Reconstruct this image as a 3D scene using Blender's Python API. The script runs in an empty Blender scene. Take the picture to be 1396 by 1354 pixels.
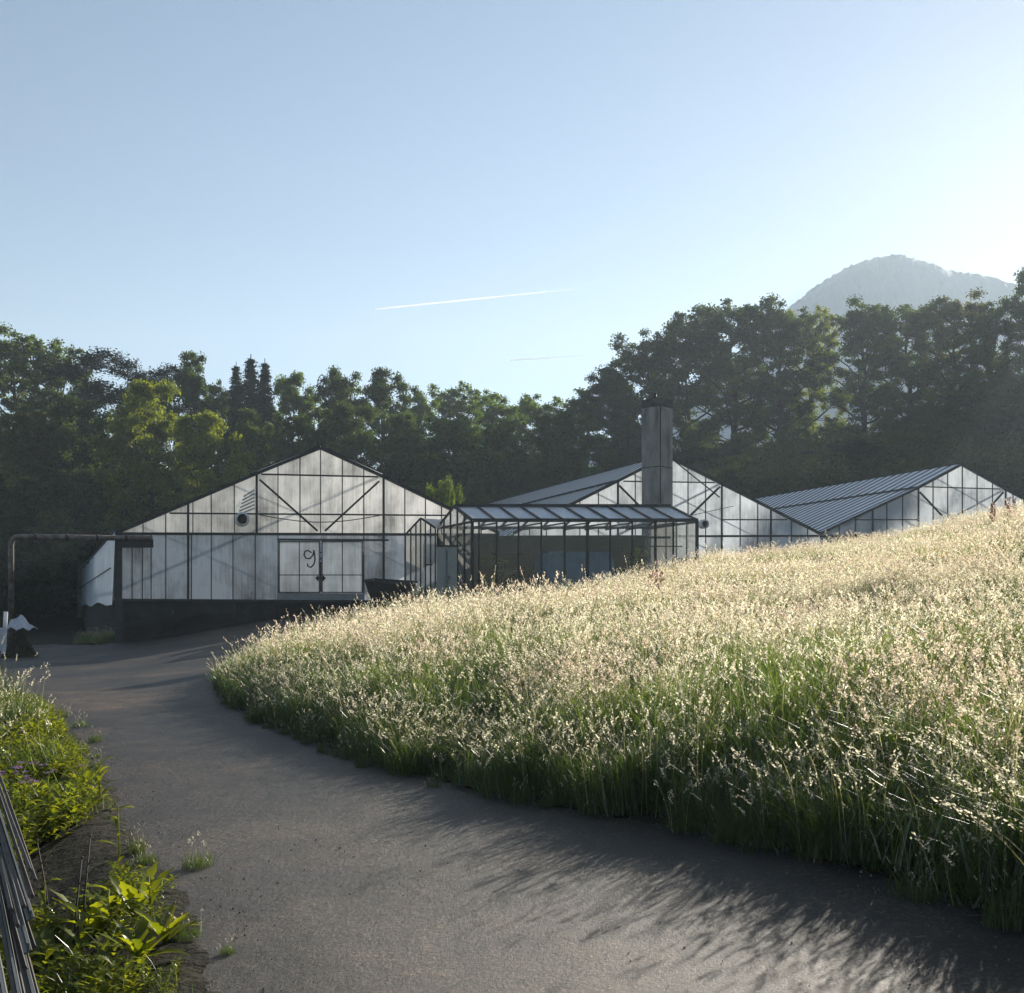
import bpy, math, random
import numpy as np
from mathutils import Vector, Matrix
from mathutils.geometry import delaunay_2d_cdt
R = math.radians
random.seed(7); rng = np.random.default_rng(11)
scene = bpy.context.scene
COL = scene.collection
# ------------------------------------------------------------------ camera
W0, H0, F, HOR, CAMZ = 1396.0, 1354.0, 1500.0, 830.0, 1.6
cam = bpy.data.cameras.new('camera'); camo = bpy.data.objects.new('camera', cam); COL.objects.link(camo)
camo.location = (0, 0, CAMZ); camo.rotation_euler = (R(90), 0, 0)
cam.sensor_width = 36; cam.sensor_fit = 'HORIZONTAL'; cam.lens = 36 * F / W0
cam.shift_y = (HOR - H0 / 2) / W0; cam.clip_start = 0.05; cam.clip_end = 20000
scene.camera = camo
# ------------------------------------------------------------------ light
SUN_AZ, SUN_EL = 31.0, 21.0           # azimuth clockwise from the view axis (+Y)
wd = bpy.data.worlds.new('World'); scene.world = wd; wd.use_nodes = True
nt = wd.node_tree; nt.nodes.clear()
sky = nt.nodes.new('ShaderNodeTexSky'); sky.sky_type = 'NISHITA'; sky.sun_disc = False
sky.sun_elevation = R(SUN_EL); sky.sun_rotation = R(SUN_AZ)
sky.air_density = 1.0; sky.dust_density = 0.14; sky.ozone_density = 1.5
bg = nt.nodes.new('ShaderNodeBackground'); bg.inputs[1].default_value = 0.05
wo = nt.nodes.new('ShaderNodeOutputWorld')
nt.links.new(sky.outputs[0], bg.inputs[0]); nt.links.new(bg.outputs[0], wo.inputs[0])
sl = bpy.data.lights.new('sun', 'SUN'); sl.energy = 5.0; sl.angle = R(0.6); sl.color = (1.0, 0.92, 0.80)
so = bpy.data.objects.new('sun', sl); COL.objects.link(so)
sdir = Vector((math.sin(R(SUN_AZ)) * math.cos(R(SUN_EL)), math.cos(R(SUN_AZ)) * math.cos(R(SUN_EL)), math.sin(R(SUN_EL))))
so.rotation_euler = sdir.to_track_quat('Z', 'Y').to_euler()
vs = scene.view_settings
vs.view_transform = 'Standard'; vs.look = 'None'; vs.gamma = 1; vs.use_curve_mapping = False
vs.exposure = 1.18
scene.render.engine = 'CYCLES'
cy = scene.cycles
cy.max_bounces = 8; cy.diffuse_bounces = 3; cy.glossy_bounces = 2; cy.transmission_bounces = 6
cy.transparent_max_bounces = 16; cy.volume_bounces = 1; cy.use_denoising = True
cy.caustics_reflective = False; cy.caustics_refractive = False; cy.sample_clamp_indirect = 4
try: cy.denoiser = 'OPENIMAGEDENOISE'
except Exception: pass
HAZE = 0.00040

# ------------------------------------------------------------------ helpers
def pix(px, py, Y):                    # the point at depth Y seen at that place
    return Vector(((px - 698) / F * Y, Y, CAMZ + (HOR - py) / F * Y))
def tag(o, label=None, cat=None, group=None, kind=None):
    if label: o['label'] = label
    if cat: o['category'] = cat
    if group: o['group'] = group
    if kind: o['kind'] = kind
    return o
def empty(name, loc=(0, 0, 0), rz=0):
    o = bpy.data.objects.new(name, None); COL.objects.link(o); o.location = loc; o.rotation_euler = (0, 0, rz)
    o.empty_display_size = 0.2
    return o
def copy_tree(o, parent=None):
    c = o.copy(); COL.objects.link(c); c.parent = parent
    for ch in list(o.children): copy_tree(ch, c)
    return c
class MB:                              # collects shapes into one mesh
    def __init__(s): s.v = []; s.f = []; s.m = []; s.sm = []
    def add(s, vs_, fs, mi=0, smooth=False):
        b = len(s.v); s.v += [tuple(v) for v in vs_]
        s.f += [tuple(b + i for i in f) for f in fs]; s.m += [mi] * len(fs); s.sm += [smooth] * len(fs)
    def quad(s, a, b, c, d, mi=0): s.add((a, b, c, d), ((0, 1, 2, 3),), mi)
    def hexa(s, p, mi=0):              # p: 4 bottom + 4 top
        s.add(p, ((3, 2, 1, 0), (4, 5, 6, 7), (0, 1, 5, 4), (1, 2, 6, 5), (2, 3, 7, 6), (3, 0, 4, 7)), mi)
    def box(s, c, sx, sy, sz, rz=0, mi=0):
        ca, sa = math.cos(rz), math.sin(rz); c = Vector(c); P = []
        for z in (-sz / 2, sz / 2):
            for x, y in ((-1, -1), (1, -1), (1, 1), (-1, 1)):
                x_, y_ = x * sx / 2, y * sy / 2
                P.append(c + Vector((x_ * ca - y_ * sa, x_ * sa + y_ * ca, z)))
        s.hexa(P, mi)
    def bar(s, p, q, w, d, side=None, mi=0):   # rectangular bar: w across (along side), d in the third direction
        p = Vector(p); q = Vector(q); t = (q - p)
        if t.length < 1e-4: return
        t.normalize()
        sd = Vector(side) if side is not None else (Vector((0, 0, 1)) if abs(t.z) < .9 else Vector((1, 0, 0)))
        n = t.cross(sd)
        if n.length < 1e-4: n = t.cross(Vector((.3, .9, .1)))
        n.normalize(); sd = n.cross(t).normalized()
        P = []
        for e in (p, q):
            for a, b in ((-1, -1), (1, -1), (1, 1), (-1, 1)):
                P.append(e + sd * (a * w / 2) + n * (b * d / 2))
        s.hexa(P, mi)
    def tube(s, pts, r, n=8, mi=0, cap=True):
        pts = [Vector(p) for p in pts]; m = len(pts)
        rr = r if hasattr(r, '__len__') else [r] * m
        vs_ = []; fs = []; prev = None
        for i, p in enumerate(pts):
            t = (pts[min(i + 1, m - 1)] - pts[max(i - 1, 0)])
            t = t.normalized() if t.length > 1e-6 else Vector((0, 0, 1))
            if prev is None:
                u = t.cross(Vector((0, 0, 1)) if abs(t.z) < .9 else Vector((1, 0, 0))).normalized()
            else:
                u = (prev - t * prev.dot(t)).normalized()
            prev = u; w = t.cross(u)
            for k in range(n):
                a = 2 * math.pi * k / n
                vs_.append(p + (u * math.cos(a) + w * math.sin(a)) * rr[i])
        for i in range(m - 1):
            for k in range(n):
                fs.append((i * n + k, i * n + (k + 1) % n, (i + 1) * n + (k + 1) % n, (i + 1) * n + k))
        if cap:
            fs.append(tuple(range(n))[::-1]); fs.append(tuple((m - 1) * n + k for k in range(n)))
        s.add(vs_, fs, mi, True)
    def build(s, name, mats, parent=None, origin=None):
        me = bpy.data.meshes.new(name)
        o_ = Vector(origin) if origin is not None else Vector((0, 0, 0))
        me.from_pydata([tuple(Vector(v) - o_) for v in s.v] if origin is not None else s.v, [], s.f)
        for m in (mats if isinstance(mats, (list, tuple)) else [mats]): me.materials.append(m)
        me.polygons.foreach_set('material_index', s.m); me.polygons.foreach_set('use_smooth', s.sm); me.update()
        o = bpy.data.objects.new(name, me); COL.objects.link(o)
        if origin is not None: o.location = o_
        if parent is not None: o.parent = parent
        return o
def npmesh(name, V, Fq, mats, mi=None, smooth=None, parent=None, link=True, tri=False):
    me = bpy.data.meshes.new(name); k = 3 if tri else 4
    V = np.asarray(V, np.float32); Fq = np.asarray(Fq, np.int32).reshape(-1, k)
    me.vertices.add(len(V)); me.vertices.foreach_set('co', V.ravel())
    me.loops.add(Fq.size); me.loops.foreach_set('vertex_index', Fq.ravel())
    me.polygons.add(len(Fq)); me.polygons.foreach_set('loop_start', np.arange(0, Fq.size, k, dtype=np.int32))
    if mi is not None: me.polygons.foreach_set('material_index', np.asarray(mi, np.int32))
    me.polygons.foreach_set('use_smooth', np.full(len(Fq), bool(smooth)))
    for m in (mats if isinstance(mats, (list, tuple)) else [mats]): me.materials.append(m)
    me.update(calc_edges=True); me.validate()
    o = bpy.data.objects.new(name, me)
    if link: COL.objects.link(o)
    if parent is not None: o.parent = parent
    return o

# ------------------------------------------------------------------ materials
def mat(name):
    m = bpy.data.materials.new(name); m.use_nodes = True; m.node_tree.nodes.clear()
    return m, m.node_tree
def N(t, kind, **kw):
    n = t.nodes.new('ShaderNode' + kind)
    for k, v in kw.items():
        if k.startswith('i_'):
            key = k[2:]; key = int(key) if key.isdigit() else key.replace('_', ' ')
            n.inputs[key].default_value = v
        else: setattr(n, k, v)
    return n
def L(t, a, b): t.links.new(a, b)
def noise(t, scale, detail=6, rough=.6, coord='Object', sc=(1, 1, 1)):
    tc = N(t, 'TexCoord'); mp = N(t, 'Mapping'); mp.inputs['Scale'].default_value = sc
    n = N(t, 'TexNoise', i_Scale=scale, i_Detail=detail, i_Roughness=rough)
    L(t, tc.outputs[coord], mp.inputs[0]); L(t, mp.outputs[0], n.inputs[0]); return n
def ramp(t, fac, stops):
    r = N(t, 'ValToRGB'); e = r.color_ramp.elements
    while len(e) < len(stops): e.new(0.5)
    for i, (p, c) in enumerate(stops):
        e[i].position = p; e[i].color = (*c, 1) if len(c) == 3 else c
    L(t, fac, r.inputs[0]); return r
def mixc(t, a, b, f=.5, mode='MIX'):
    m = N(t, 'Mix', data_type='RGBA', blend_type=mode)
    for s_, x in ((6, a), (7, b), (0, f)):
        if isinstance(x, (int, float)): m.inputs[s_].default_value = x
        elif isinstance(x, tuple): m.inputs[s_].default_value = (*x, 1)
        else: L(t, x, m.inputs[s_])
    return m.outputs[2]
def solid(name, col, rough=.6, metal=0, var=.25, scale=3, bump=.0, col2=None, spec=.5, sc=(1, 1, 1)):
    m, t = mat(name); b = N(t, 'BsdfPrincipled', i_Roughness=rough, i_Metallic=metal)
    b.inputs['Specular IOR Level'].default_value = spec
    n = noise(t, scale, sc=sc); c2 = col2 or tuple(c * (1 - var) for c in col)
    r = ramp(t, n.outputs[0], [(.35, c2), (.65, col)]); L(t, r.outputs[0], b.inputs[0])
    if bump:
        n2 = noise(t, scale * 8, 8); bp = N(t, 'Bump', i_Strength=bump, i_Distance=.02)
        L(t, n2.outputs[0], bp.inputs['Height']); L(t, bp.outputs[0], b.inputs['Normal'])
    o = N(t, 'OutputMaterial'); L(t, b.outputs[0], o.inputs[0]); return m
def leafmat(name, c1, c2, trans=.45, rough=.5, tint=True, trcol=None, gloss=.06):
    m, t = mat(name)
    g = N(t, 'NewGeometry'); r = ramp(t, g.outputs['Random Per Island'], [(0, c1), (1, c2)])
    col = r.outputs[0]
    if tint:
        oi = N(t, 'ObjectInfo'); col = mixc(t, col, oi.outputs['Color'], 1.0, 'MULTIPLY')
    d = N(t, 'BsdfDiffuse'); tr = N(t, 'BsdfTranslucent'); L(t, col, d.inputs[0])
    tc = mixc(t, col, trcol or (1.6, 1.5, .7), 1.0, 'MULTIPLY'); L(t, tc, tr.inputs[0])
    mx = N(t, 'MixShader', i_0=trans); L(t, d.outputs[0], mx.inputs[1]); L(t, tr.outputs[0], mx.inputs[2])
    gl = N(t, 'BsdfGlossy', i_Roughness=rough); mx2 = N(t, 'MixShader', i_0=gloss)
    L(t, mx.outputs[0], mx2.inputs[1]); L(t, gl.outputs[0], mx2.inputs[2])
    o = N(t, 'OutputMaterial'); L(t, mx2.outputs[0], o.inputs[0]); return m

def film(name, col, dirt, clear, trans, gloss=.08, rough=.25, streak=1.0):
    """greenhouse sheet: part clear, part frosted, with dirt running down it"""
    m, t = mat(name)
    n1 = noise(t, 1.1, 5, .65, sc=(1, 1, .35)); n2 = noise(t, 14, 4, .6, sc=(1, 1, .04)); n3 = noise(t, .35, 3)
    g = N(t, 'NewGeometry')
    a = N(t, 'Math', operation='MULTIPLY_ADD', i_1=.20 * streak, i_2=.125); L(t, n2.outputs[0], a.inputs[0])
    b = N(t, 'Math', operation='MULTIPLY_ADD', i_1=.55); L(t, n1.outputs[0], b.inputs[0]); L(t, a.outputs[0], b.inputs[2])
    n4 = noise(t, .55, 4, .6, sc=(1, 1, 1)); a4 = N(t, 'Math', operation='MULTIPLY_ADD', i_1=.5, i_2=-.25); L(t, n4.outputs[0], a4.inputs[0]); b4 = N(t, 'Math', operation='ADD'); L(t, b.outputs[0], b4.inputs[0]); L(t, a4.outputs[0], b4.inputs[1]); b = b4
    c = N(t, 'Math', operation='MULTIPLY_ADD', i_1=.14); L(t, g.outputs['Random Per Island'], c.inputs[0]); L(t, b.outputs[0], c.inputs[2])
    r = ramp(t, c.outputs[0], [(.40, dirt), (.66, col)])
    d = N(t, 'BsdfDiffuse'); tr = N(t, 'BsdfTranslucent'); L(t, r.outputs[0], d.inputs[0]); L(t, r.outputs[0], tr.inputs[0])
    mx = N(t, 'MixShader', i_0=trans); L(t, d.outputs[0], mx.inputs[1]); L(t, tr.outputs[0], mx.inputs[2])
    tp = N(t, 'BsdfTransparent'); tp.inputs[0].default_value = (.95, .97, .98, 1)
    m2 = N(t, 'MixShader', i_0=clear); L(t, mx.outputs[0], m2.inputs[1]); L(t, tp.outputs[0], m2.inputs[2])
    gl = N(t, 'BsdfGlossy', i_Roughness=rough); fr = N(t, 'LayerWeight', i_Blend=.5); pw = N(t, 'Math', operation='POWER', i_1=4.5); L(t, fr.outputs['Facing'], pw.inputs[0])
    fm = N(t, 'Math', operation='MULTIPLY_ADD', i_1=gloss * 8, i_2=gloss * .5); L(t, pw.outputs[0], fm.inputs[0])
    fm.use_clamp = True
    m3 = N(t, 'MixShader'); L(t, fm.outputs[0], m3.inputs[0]); L(t, m2.outputs[0], m3.inputs[1]); L(t, gl.outputs[0], m3.inputs[2])
    o = N(t, 'OutputMaterial'); L(t, m3.outputs[0], o.inputs[0]); return m

M = {}
M['film'] = film('frosted_sheet', (.95, .93, .89), (.20, .19, .17), .12, .86)
M['filmcool'] = film('frosted_sheet_cool', (.78, .83, .88), (.22, .25, .28), .12, .75)
M['roof'] = film('roof_sheet', (.93, .94, .95), (.75, .77, .78), .24, .85, gloss=.1, rough=.2)
M['roofwhite'] = film('white_roof_sheet', (.94, .96, .98), (.80, .83, .86), .06, .82, gloss=.22, rough=.5)
M['roofclear'] = film('clear_roof_sheet', (.92, .94, .95), (.7, .72, .73), .62, .8, gloss=.08, rough=.2)
M['annexroof'] = film('opaque_white_roof', (.92, .94, .96), (.70, .73, .77), .02, .62, gloss=.22, rough=.5)
M['roofdark'] = film('dull_roof_sheet', (.40, .43, .47), (.18, .20, .22), .05, .5, gloss=.14, rough=.45)
M['sidefilm'] = film('blue_white_film', (.70, .80, .92), (.42, .52, .66), .04, .55, gloss=.05, rough=.4)
M['glass'] = film('dusty_clear_glass', (.16, .17, .18), (.05, .05, .06), .90, .4, gloss=.06, rough=.05)
M['endglass'] = film('dusty_end_glass', (.42, .42, .40), (.12, .12, .11), .5, .5, gloss=.06, rough=.1)
M['walllow'] = film('grimy_shaded_wall_sheet', (.44, .50, .58), (.08, .09, .10), .12, .55)  # darker, bluer base colour has lower-wall shade put in; mottling is grime
M['doorfilm'] = film('door_sheet', (.62, .67, .72), (.20, .22, .24), .05, .65)
M['steel'] = solid('dark_painted_steel', (.035, .037, .04), .55, .3, .4, 6)
M['steellight'] = solid('galvanised_steel', (.22, .23, .24), .45, .6, .35, 6)
M['rust'] = solid('rusty_pipe', (.20, .19, .18), .6, .5, .5, 5, col2=(.10, .06, .04))
M['concrete'] = solid('board_marked_concrete', (.32, .31, .30), .9, 0, .6, 2.2, bump=.6, sc=(1, 1, .35))
M['darkconc'] = solid('dark_concrete', (.035, .034, .032), .9, 0, .5, 1.2, bump=.5)  # dark concrete tone for foundations, boards and chimney seams
M['capconc'] = solid('sooty_concrete', (.11, .105, .10), .9, 0, .5, 3, bump=.5)
M['paintgrey'] = solid('grey_green_paint', (.27, .285, .28), .5, 0, .2, 3)
M['black'] = solid('black_metal', (.015, .015, .016), .5, .2, .3, 6)
M['blue'] = solid('blue_tarpaulin', (.04, .16, .30), .5, 0, .4, 3)
M['bark'] = solid('bark', (.045, .038, .03), .9, 0, .4, 4, bump=.6)
M['wood'] = solid('weathered_wood', (.085, .070, .058), .8, 0, .5, 3, bump=.3, sc=(6, .5, 6))
M['alu'] = solid('aluminium_lath', (.15, .16, .16), .45, .5, .35, 4)
M['plastic'] = film('white_plastic', (.75, .78, .84), (.5, .53, .58), .0, .4)
M['leaf'] = leafmat('broad_leaves', (.022, .040, .010), (.060, .085, .018), .55, .5, True, (2.2, 2.1, .8), .04)
M['needle'] = leafmat('needles', (.012, .022, .010), (.028, .042, .018), .2)
M['weed'] = leafmat('weed_leaves', (.075, .10, .012), (.17, .19, .025), .55, .35, True, (2.5, 2.3, .5), .03)
M['blade'] = leafmat('grass_blades', (.028, .062, .014), (.13, .18, .045), .66, .35, False, (2.0, 1.9, .9), .10)
M['seed'] = leafmat('grass_seed_heads', (.34, .32, .23), (.80, .77, .62), .68, .5, False, (1.35, 1.3, 1.2), .04)
M['seedpink'] = leafmat('pink_seed_heads', (.34, .28, .22), (.76, .65, .55), .66, .4, False, (1.35, 1.28, 1.15), .10)
M['drystem'] = leafmat('grass_stems', (.15, .17, .06), (.42, .41, .25), .66, .45, False, (1.4, 1.3, 1.1), .03)
M['yellow'] = leafmat('yellow_petals', (.6, .45, .03), (.7, .5, .05), .4, .4, False, (1.2, 1.1, .8))
M['purple'] = leafmat('purple_petals', (.30, .18, .30), (.42, .28, .42), .4, .4, False, (1.2, 1, 1.2))
M['dock'] = leafmat('rust_red_seeds', (.12, .045, .03), (.22, .09, .05), .4, .4, False, (1.5, 1.1, 1.0))
M['paintwhite'] = solid('worn_white_paint', (.7, .7, .68), .5, 0, .2, 4)
M['paint9'] = solid('dark_brush_paint', (.04, .035, .03), .6, 0, .2, 5)
def ground_mat():
    m, t = mat('meadow_soil'); b = N(t, 'BsdfPrincipled', i_Roughness=.95); b.inputs['Specular IOR Level'].default_value = .2
    n = noise(t, .8, 8); n2 = noise(t, 9, 8)
    r = ramp(t, n.outputs[0], [(.35, (.014, .014, .008)), (.65, (.034, .032, .016))])
    r2 = ramp(t, n2.outputs[0], [(.3, (.5, .45, .4)), (.7, (1.2, 1.1, 1.0))])
    L(t, mixc(t, r.outputs[0], r2.outputs[0], 1.0, 'MULTIPLY'), b.inputs[0])
    bp = N(t, 'Bump', i_Strength=.8, i_Distance=.08); L(t, n2.outputs[0], bp.inputs['Height']); L(t, bp.outputs[0], b.inputs['Normal'])
    o = N(t, 'OutputMaterial'); L(t, b.outputs[0], o.inputs[0]); return m
def road_mat():
    m, t = mat('worn_tarmac'); b = N(t, 'BsdfPrincipled'); b.inputs['Specular IOR Level'].default_value = .28
    big = noise(t, .35, 5, .6); mid = noise(t, 1.6, 9, .72, sc=(1, .7, 1)); fine = noise(t, 60, 6, .85); grit = N(t, 'TexVoronoi', i_Scale=75.0)
    tc = N(t, 'TexCoord'); L(t, tc.outputs['Object'], grit.inputs[0])
    c = ramp(t, big.outputs[0], [(.40, (.013, .012, .0115)), (.60, (.046, .037, .029))])
    c2 = ramp(t, mid.outputs[0], [(.33, (.50, .49, .50)), (.5, (1, 1, 1)), (.66, (1.7, 1.52, 1.30))])
    c3 = ramp(t, fine.outputs[0], [(.38, (.30, .30, .32)), (.5, (.95, .95, .95)), (.63, (2.6, 2.4, 2.1))])
    x = mixc(t, c.outputs[0], c2.outputs[0], 1.0, 'MULTIPLY'); x = mixc(t, x, c3.outputs[0], 1.0, 'MULTIPLY')
    ag = N(t, 'TexVoronoi', i_Scale=58.0); L(t, tc.outputs['Object'], ag.inputs[0]); agr = ramp(t, ag.outputs['Color'], [(.2, (.45, .45, .46)), (.55, (.95, .94, .92)), (.85, (2.4, 2.2, 2.0))]); x = mixc(t, x, agr.outputs[0], .9, 'MULTIPLY')
    wn = noise(t, 1.1, 4, .6); wv = N(t, 'VectorMath', operation='MULTIPLY_ADD'); tc2 = N(t, 'TexCoord'); wv.inputs[1].default_value = (.9, .9, .9); L(t, wn.outputs['Color'], wv.inputs[0]); L(t, tc2.outputs['Object'], wv.inputs[2])
    vo = N(t, 'TexVoronoi', i_Scale=.55); vo.feature = 'DISTANCE_TO_EDGE'; L(t, wv.outputs[0], vo.inputs[0])
    ck = ramp(t, vo.outputs['Distance'], [(.0, (.25, .25, .25)), (.012, (1, 1, 1))]); ckm = noise(t, .5, 2); ck2 = ramp(t, ckm.outputs[0], [(.50, (0, 0, 0)), (.58, (1, 1, 1))])
    ckc = mixc(t, (1, 1, 1), ck.outputs[0], ck2.outputs[0]); x = mixc(t, x, ckc, 1.0, 'MULTIPLY')
    v2 = N(t, 'TexVoronoi', i_Scale=.32); L(t, wv.outputs[0], v2.inputs[0]); pr_ = ramp(t, v2.outputs['Color'], [(.25, (.72, .72, .74)), (.5, (1, 1, 1)), (.8, (1.3, 1.24, 1.14))]); x = mixc(t, x, pr_.outputs[0], 1.0, 'MULTIPLY')
    L(t, x, b.inputs[0]); b.inputs['Roughness'].default_value = .55
    hs = N(t, 'Math', operation='MULTIPLY_ADD', i_1=.12); L(t, grit.outputs['Distance'], hs.inputs[0]); L(t, fine.outputs[0], hs.inputs[2])
    bp = N(t, 'Bump', i_Strength=.8, i_Distance=.010); L(t, hs.outputs[0], bp.inputs['Height'])
    bp2 = N(t, 'Bump', i_Strength=.6, i_Distance=.05); L(t, mid.outputs[0], bp2.inputs['Height']); L(t, bp.outputs[0], bp2.inputs['Normal'])
    L(t, bp2.outputs[0], b.inputs['Normal'])
    o = N(t, 'OutputMaterial'); L(t, b.outputs[0], o.inputs[0]); return m
M['ground'] = ground_mat(); M['road'] = road_mat()
M['mountain'] = solid('hazed_forest_mountain', (.27, .34, .38), .9, 0, .18, .02)  # haze put into the base colour, paler and bluer than forest

# ------------------------------------------------------------------ terrain
right_edge = [(10, -6), (6.4, -2), (4.3, 2), (2.48, 5.33), (2.1, 6.3), (1.04, 7.74), (0, 9.06), (-.96, 10.4), (-2.3, 13), (-3.7, 16), (-4.7, 18.5),
              (-5.5, 21.0), (-5.9, 24.0), (-5.6, 26.5), (-4.8, 29.5), (-3.6, 32), (-2.8, 36), (-2.3, 39)]
left_edge = [(1.4, -6), (.35, -2), (-.6, 2), (-1.28, 4.58), (-1.49, 5.1), (-1.87, 6.0), (-2.3, 6.86), (-3.3, 8.9), (-4.4, 11.4), (-5.7, 14.1), (-7.6, 17.8), (-11.2, 22.0), (-17, 25), (-24, 29)]
road_poly = right_edge + [(-2.9, 41.5), (-9, 43.5), (-15.6, 41.8), (-19, 46), (-27, 52)] + left_edge[::-1]
def inpoly(x, y, poly):
    x = np.asarray(x); y = np.asarray(y); c = np.zeros(x.shape, bool); n = len(poly)
    for i in range(n):
        x1, y1 = poly[i]; x2, y2 = poly[(i + 1) % n]
        if y1 == y2: continue
        k = ((y1 > y) != (y2 > y)) & (x < (x2 - x1) * (y - y1) / (y2 - y1) + x1)
        c ^= k
    return c
def pdist(x, y, poly, closed=True):
    d = np.full(np.shape(x), 1e9); n = len(poly)
    for i in range(n if closed else n - 1):
        ax, ay = poly[i]; bx, by = poly[(i + 1) % n]; ex, ey = bx - ax, by - ay
        t = np.clip(((x - ax) * ex + (y - ay) * ey) / (ex * ex + ey * ey), 0, 1)
        d = np.minimum(d, np.hypot(x - ax - t * ex, y - ay - t * ey))
    return d
def sstep(a, b, x): t = np.clip((x - a) / (b - a), 0, 1); return t * t * (3 - 2 * t)
def base_h(x, y):
    x = np.asarray(x, float); y = np.asarray(y, float)
    cap = 49 - 12 * sstep(-4, 3, x)
    k = 1.5; ye = -k * np.logaddexp(-np.minimum(y, 200) / k, -cap / k)
    xe = -3 * np.logaddexp(-x / 3, -26 / 3)
    d = .88 * xe + .47 * (ye - 9.06)
    z = .155 * .8 * np.logaddexp(0, d / .8)
    z -= .42 * sstep(-4, 1, x) * (1 - sstep(10, 18, x)) * sstep(18, 30, y)
    z -= .22 * sstep(12, 18, x) * sstep(18, 30, y)
    z += .05 * np.sin(x * .9 + 1) * np.cos(y * .7) * sstep(2, 6, d)
    z += 9 * sstep(72, 135, y) + 3 * sstep(20, 60, x) * sstep(45, 90, y)
    z += 5 * sstep(20, 70, -x) * sstep(60, 110, y)
    z += 3 * sstep(-5, 45, x) * sstep(85, 150, y)
    return z
def ground_h(x, y):
    z = base_h(x, y); ins = inpoly(x, y, road_poly); dr = pdist(x, y, road_poly)
    dd = .88 * np.asarray(x) + .47 * (np.asarray(y) - 9.06)
    z = np.where(ins, z - .05 * sstep(0, .3, dr), z + np.where(dd > -.3, .10 * sstep(0, 1.1, dr), 0))
    dl = pdist(x, y, left_edge, False)
    left = (~ins) & (dd < -.3)
    z = z - np.where(left, .22 * sstep(.1, .7, dl) * (1 - sstep(14, 20, y)), 0)
    return z
def gh(x, y): return float(ground_h(np.array([x]), np.array([y]))[0])
def axis(*segs):
    out = []
    for a, b, st in segs: out += list(np.arange(a, b, st))
    out.append(segs[-1][1]); return np.array(out)
xs = axis((-860, -120, 40), (-120, -40, 5), (-40, -12, .8), (-12, 8, .22), (8, 30, .6), (30, 120, 5), (120, 860, 40))
ys = axis((-280, -20, 20), (-20, -4, 1), (-4, 46, .25), (46, 90, 2), (90, 160, 5), (160, 1060, 50))
gx, gy = np.meshgrid(xs, ys)
gz = ground_h(gx, gy)
V = np.stack([gx.ravel(), gy.ravel(), gz.ravel()], 1)
nx, ny = len(xs), len(ys); I = np.arange(nx * ny).reshape(ny, nx)
Fq = np.stack([I[:-1, :-1], I[:-1, 1:], I[1:, 1:], I[1:, :-1]], -1).reshape(-1, 4)
tag(npmesh('ground', V, Fq, M['ground'], smooth=True), kind='structure')
# road sheet
def densify(poly, st=.22, jit=.03):
    out = []; n = len(poly); r_ = random.Random(3)
    for i in range(n):
        a, b = poly[i], poly[(i + 1) % n]; l = math.hypot(b[0] - a[0], b[1] - a[1]); k = max(1, int(l / st))
        for j in range(k):
            t = j / k; out.append((a[0] + (b[0] - a[0]) * t + r_.uniform(-jit, jit), a[1] + (b[1] - a[1]) * t + r_.uniform(-jit, jit)))
    return out
bp_ = densify(road_poly)
gx, gy = np.meshgrid(np.arange(-27, 10, .35), np.arange(-6, 52, .35)); gx, gy = gx.ravel(), gy.ravel()
kk = inpoly(gx, gy, bp_) & (pdist(gx, gy, road_poly) > .3)
pts2 = [Vector(p) for p in bp_] + [Vector((a, b)) for a, b in zip(gx[kk], gy[kk])]
nb = len(bp_)
res = delaunay_2d_cdt(pts2, [(i, (i + 1) % nb) for i in range(nb)], [], 1, 1e-4)
rv = np.array([(p.x, p.y) for p in res[0]]); rz = base_h(rv[:, 0], rv[:, 1]) + .006 - .03 * (1 - sstep(0, .18, pdist(rv[:, 0], rv[:, 1], road_poly)))
rz += .012 * np.sin(rv[:, 0] * 1.3) * np.sin(rv[:, 1] * 1.1)
ro = npmesh('path', np.c_[rv, rz], [tuple(f) for f in res[2]], M['road'], smooth=True, tri=True)
tag(ro, kind='structure')
# mountain
prof_px = [(700, 640), (850, 600), (980, 505), (1040, 450), (1080, 414), (1110, 391), (1150, 366), (1180, 357), (1205, 353), (1235, 361), (1270, 374), (1320, 381), (1365, 396), (1430, 425), (1560, 470), (1750, 560)]
DM = 820.0
mx_ = np.linspace(-10, 640, 330); my_ = np.linspace(612, 1028, 76)
pz = np.interp(mx_, [(p[0] - 698) / F * DM for p in prof_px], [CAMZ + (HOR - p[1]) / F * DM for p in prof_px])
gx, gy = np.meshgrid(mx_, my_)
fall = np.clip(1 - ((gy - DM) / 205) ** 2, 0, 1)
jag = rng.random(gx.shape) ** 2 * 2.2
pzz = pz[None, :] * fall; gul = sum(a_ * np.sin(gx * fx_ + ph_ + np.sin(gy * .03) * 2) * np.cos(gy * fy_ + ph_) for a_, fx_, fy_, ph_ in ((7, .06, .05, 1), (4, .13, .11, 2.2), (2, .29, .25, .4)))
gz = pzz + gul * (1 - fall) + jag * (fall > .05) - 2 + 0 * 6 * np.sin(gx * .05) * np.sin(gy * .045) * (fall < .9)
I = np.arange(gx.size).reshape(gx.shape)
tag(npmesh('mountain', np.stack([gx.ravel(), gy.ravel(), gz.ravel()], 1), np.stack([I[:-1, :-1], I[:-1, 1:], I[1:, 1:], I[1:, :-1]], -1).reshape(-1, 4), M['mountain']), kind='structure')

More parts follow.
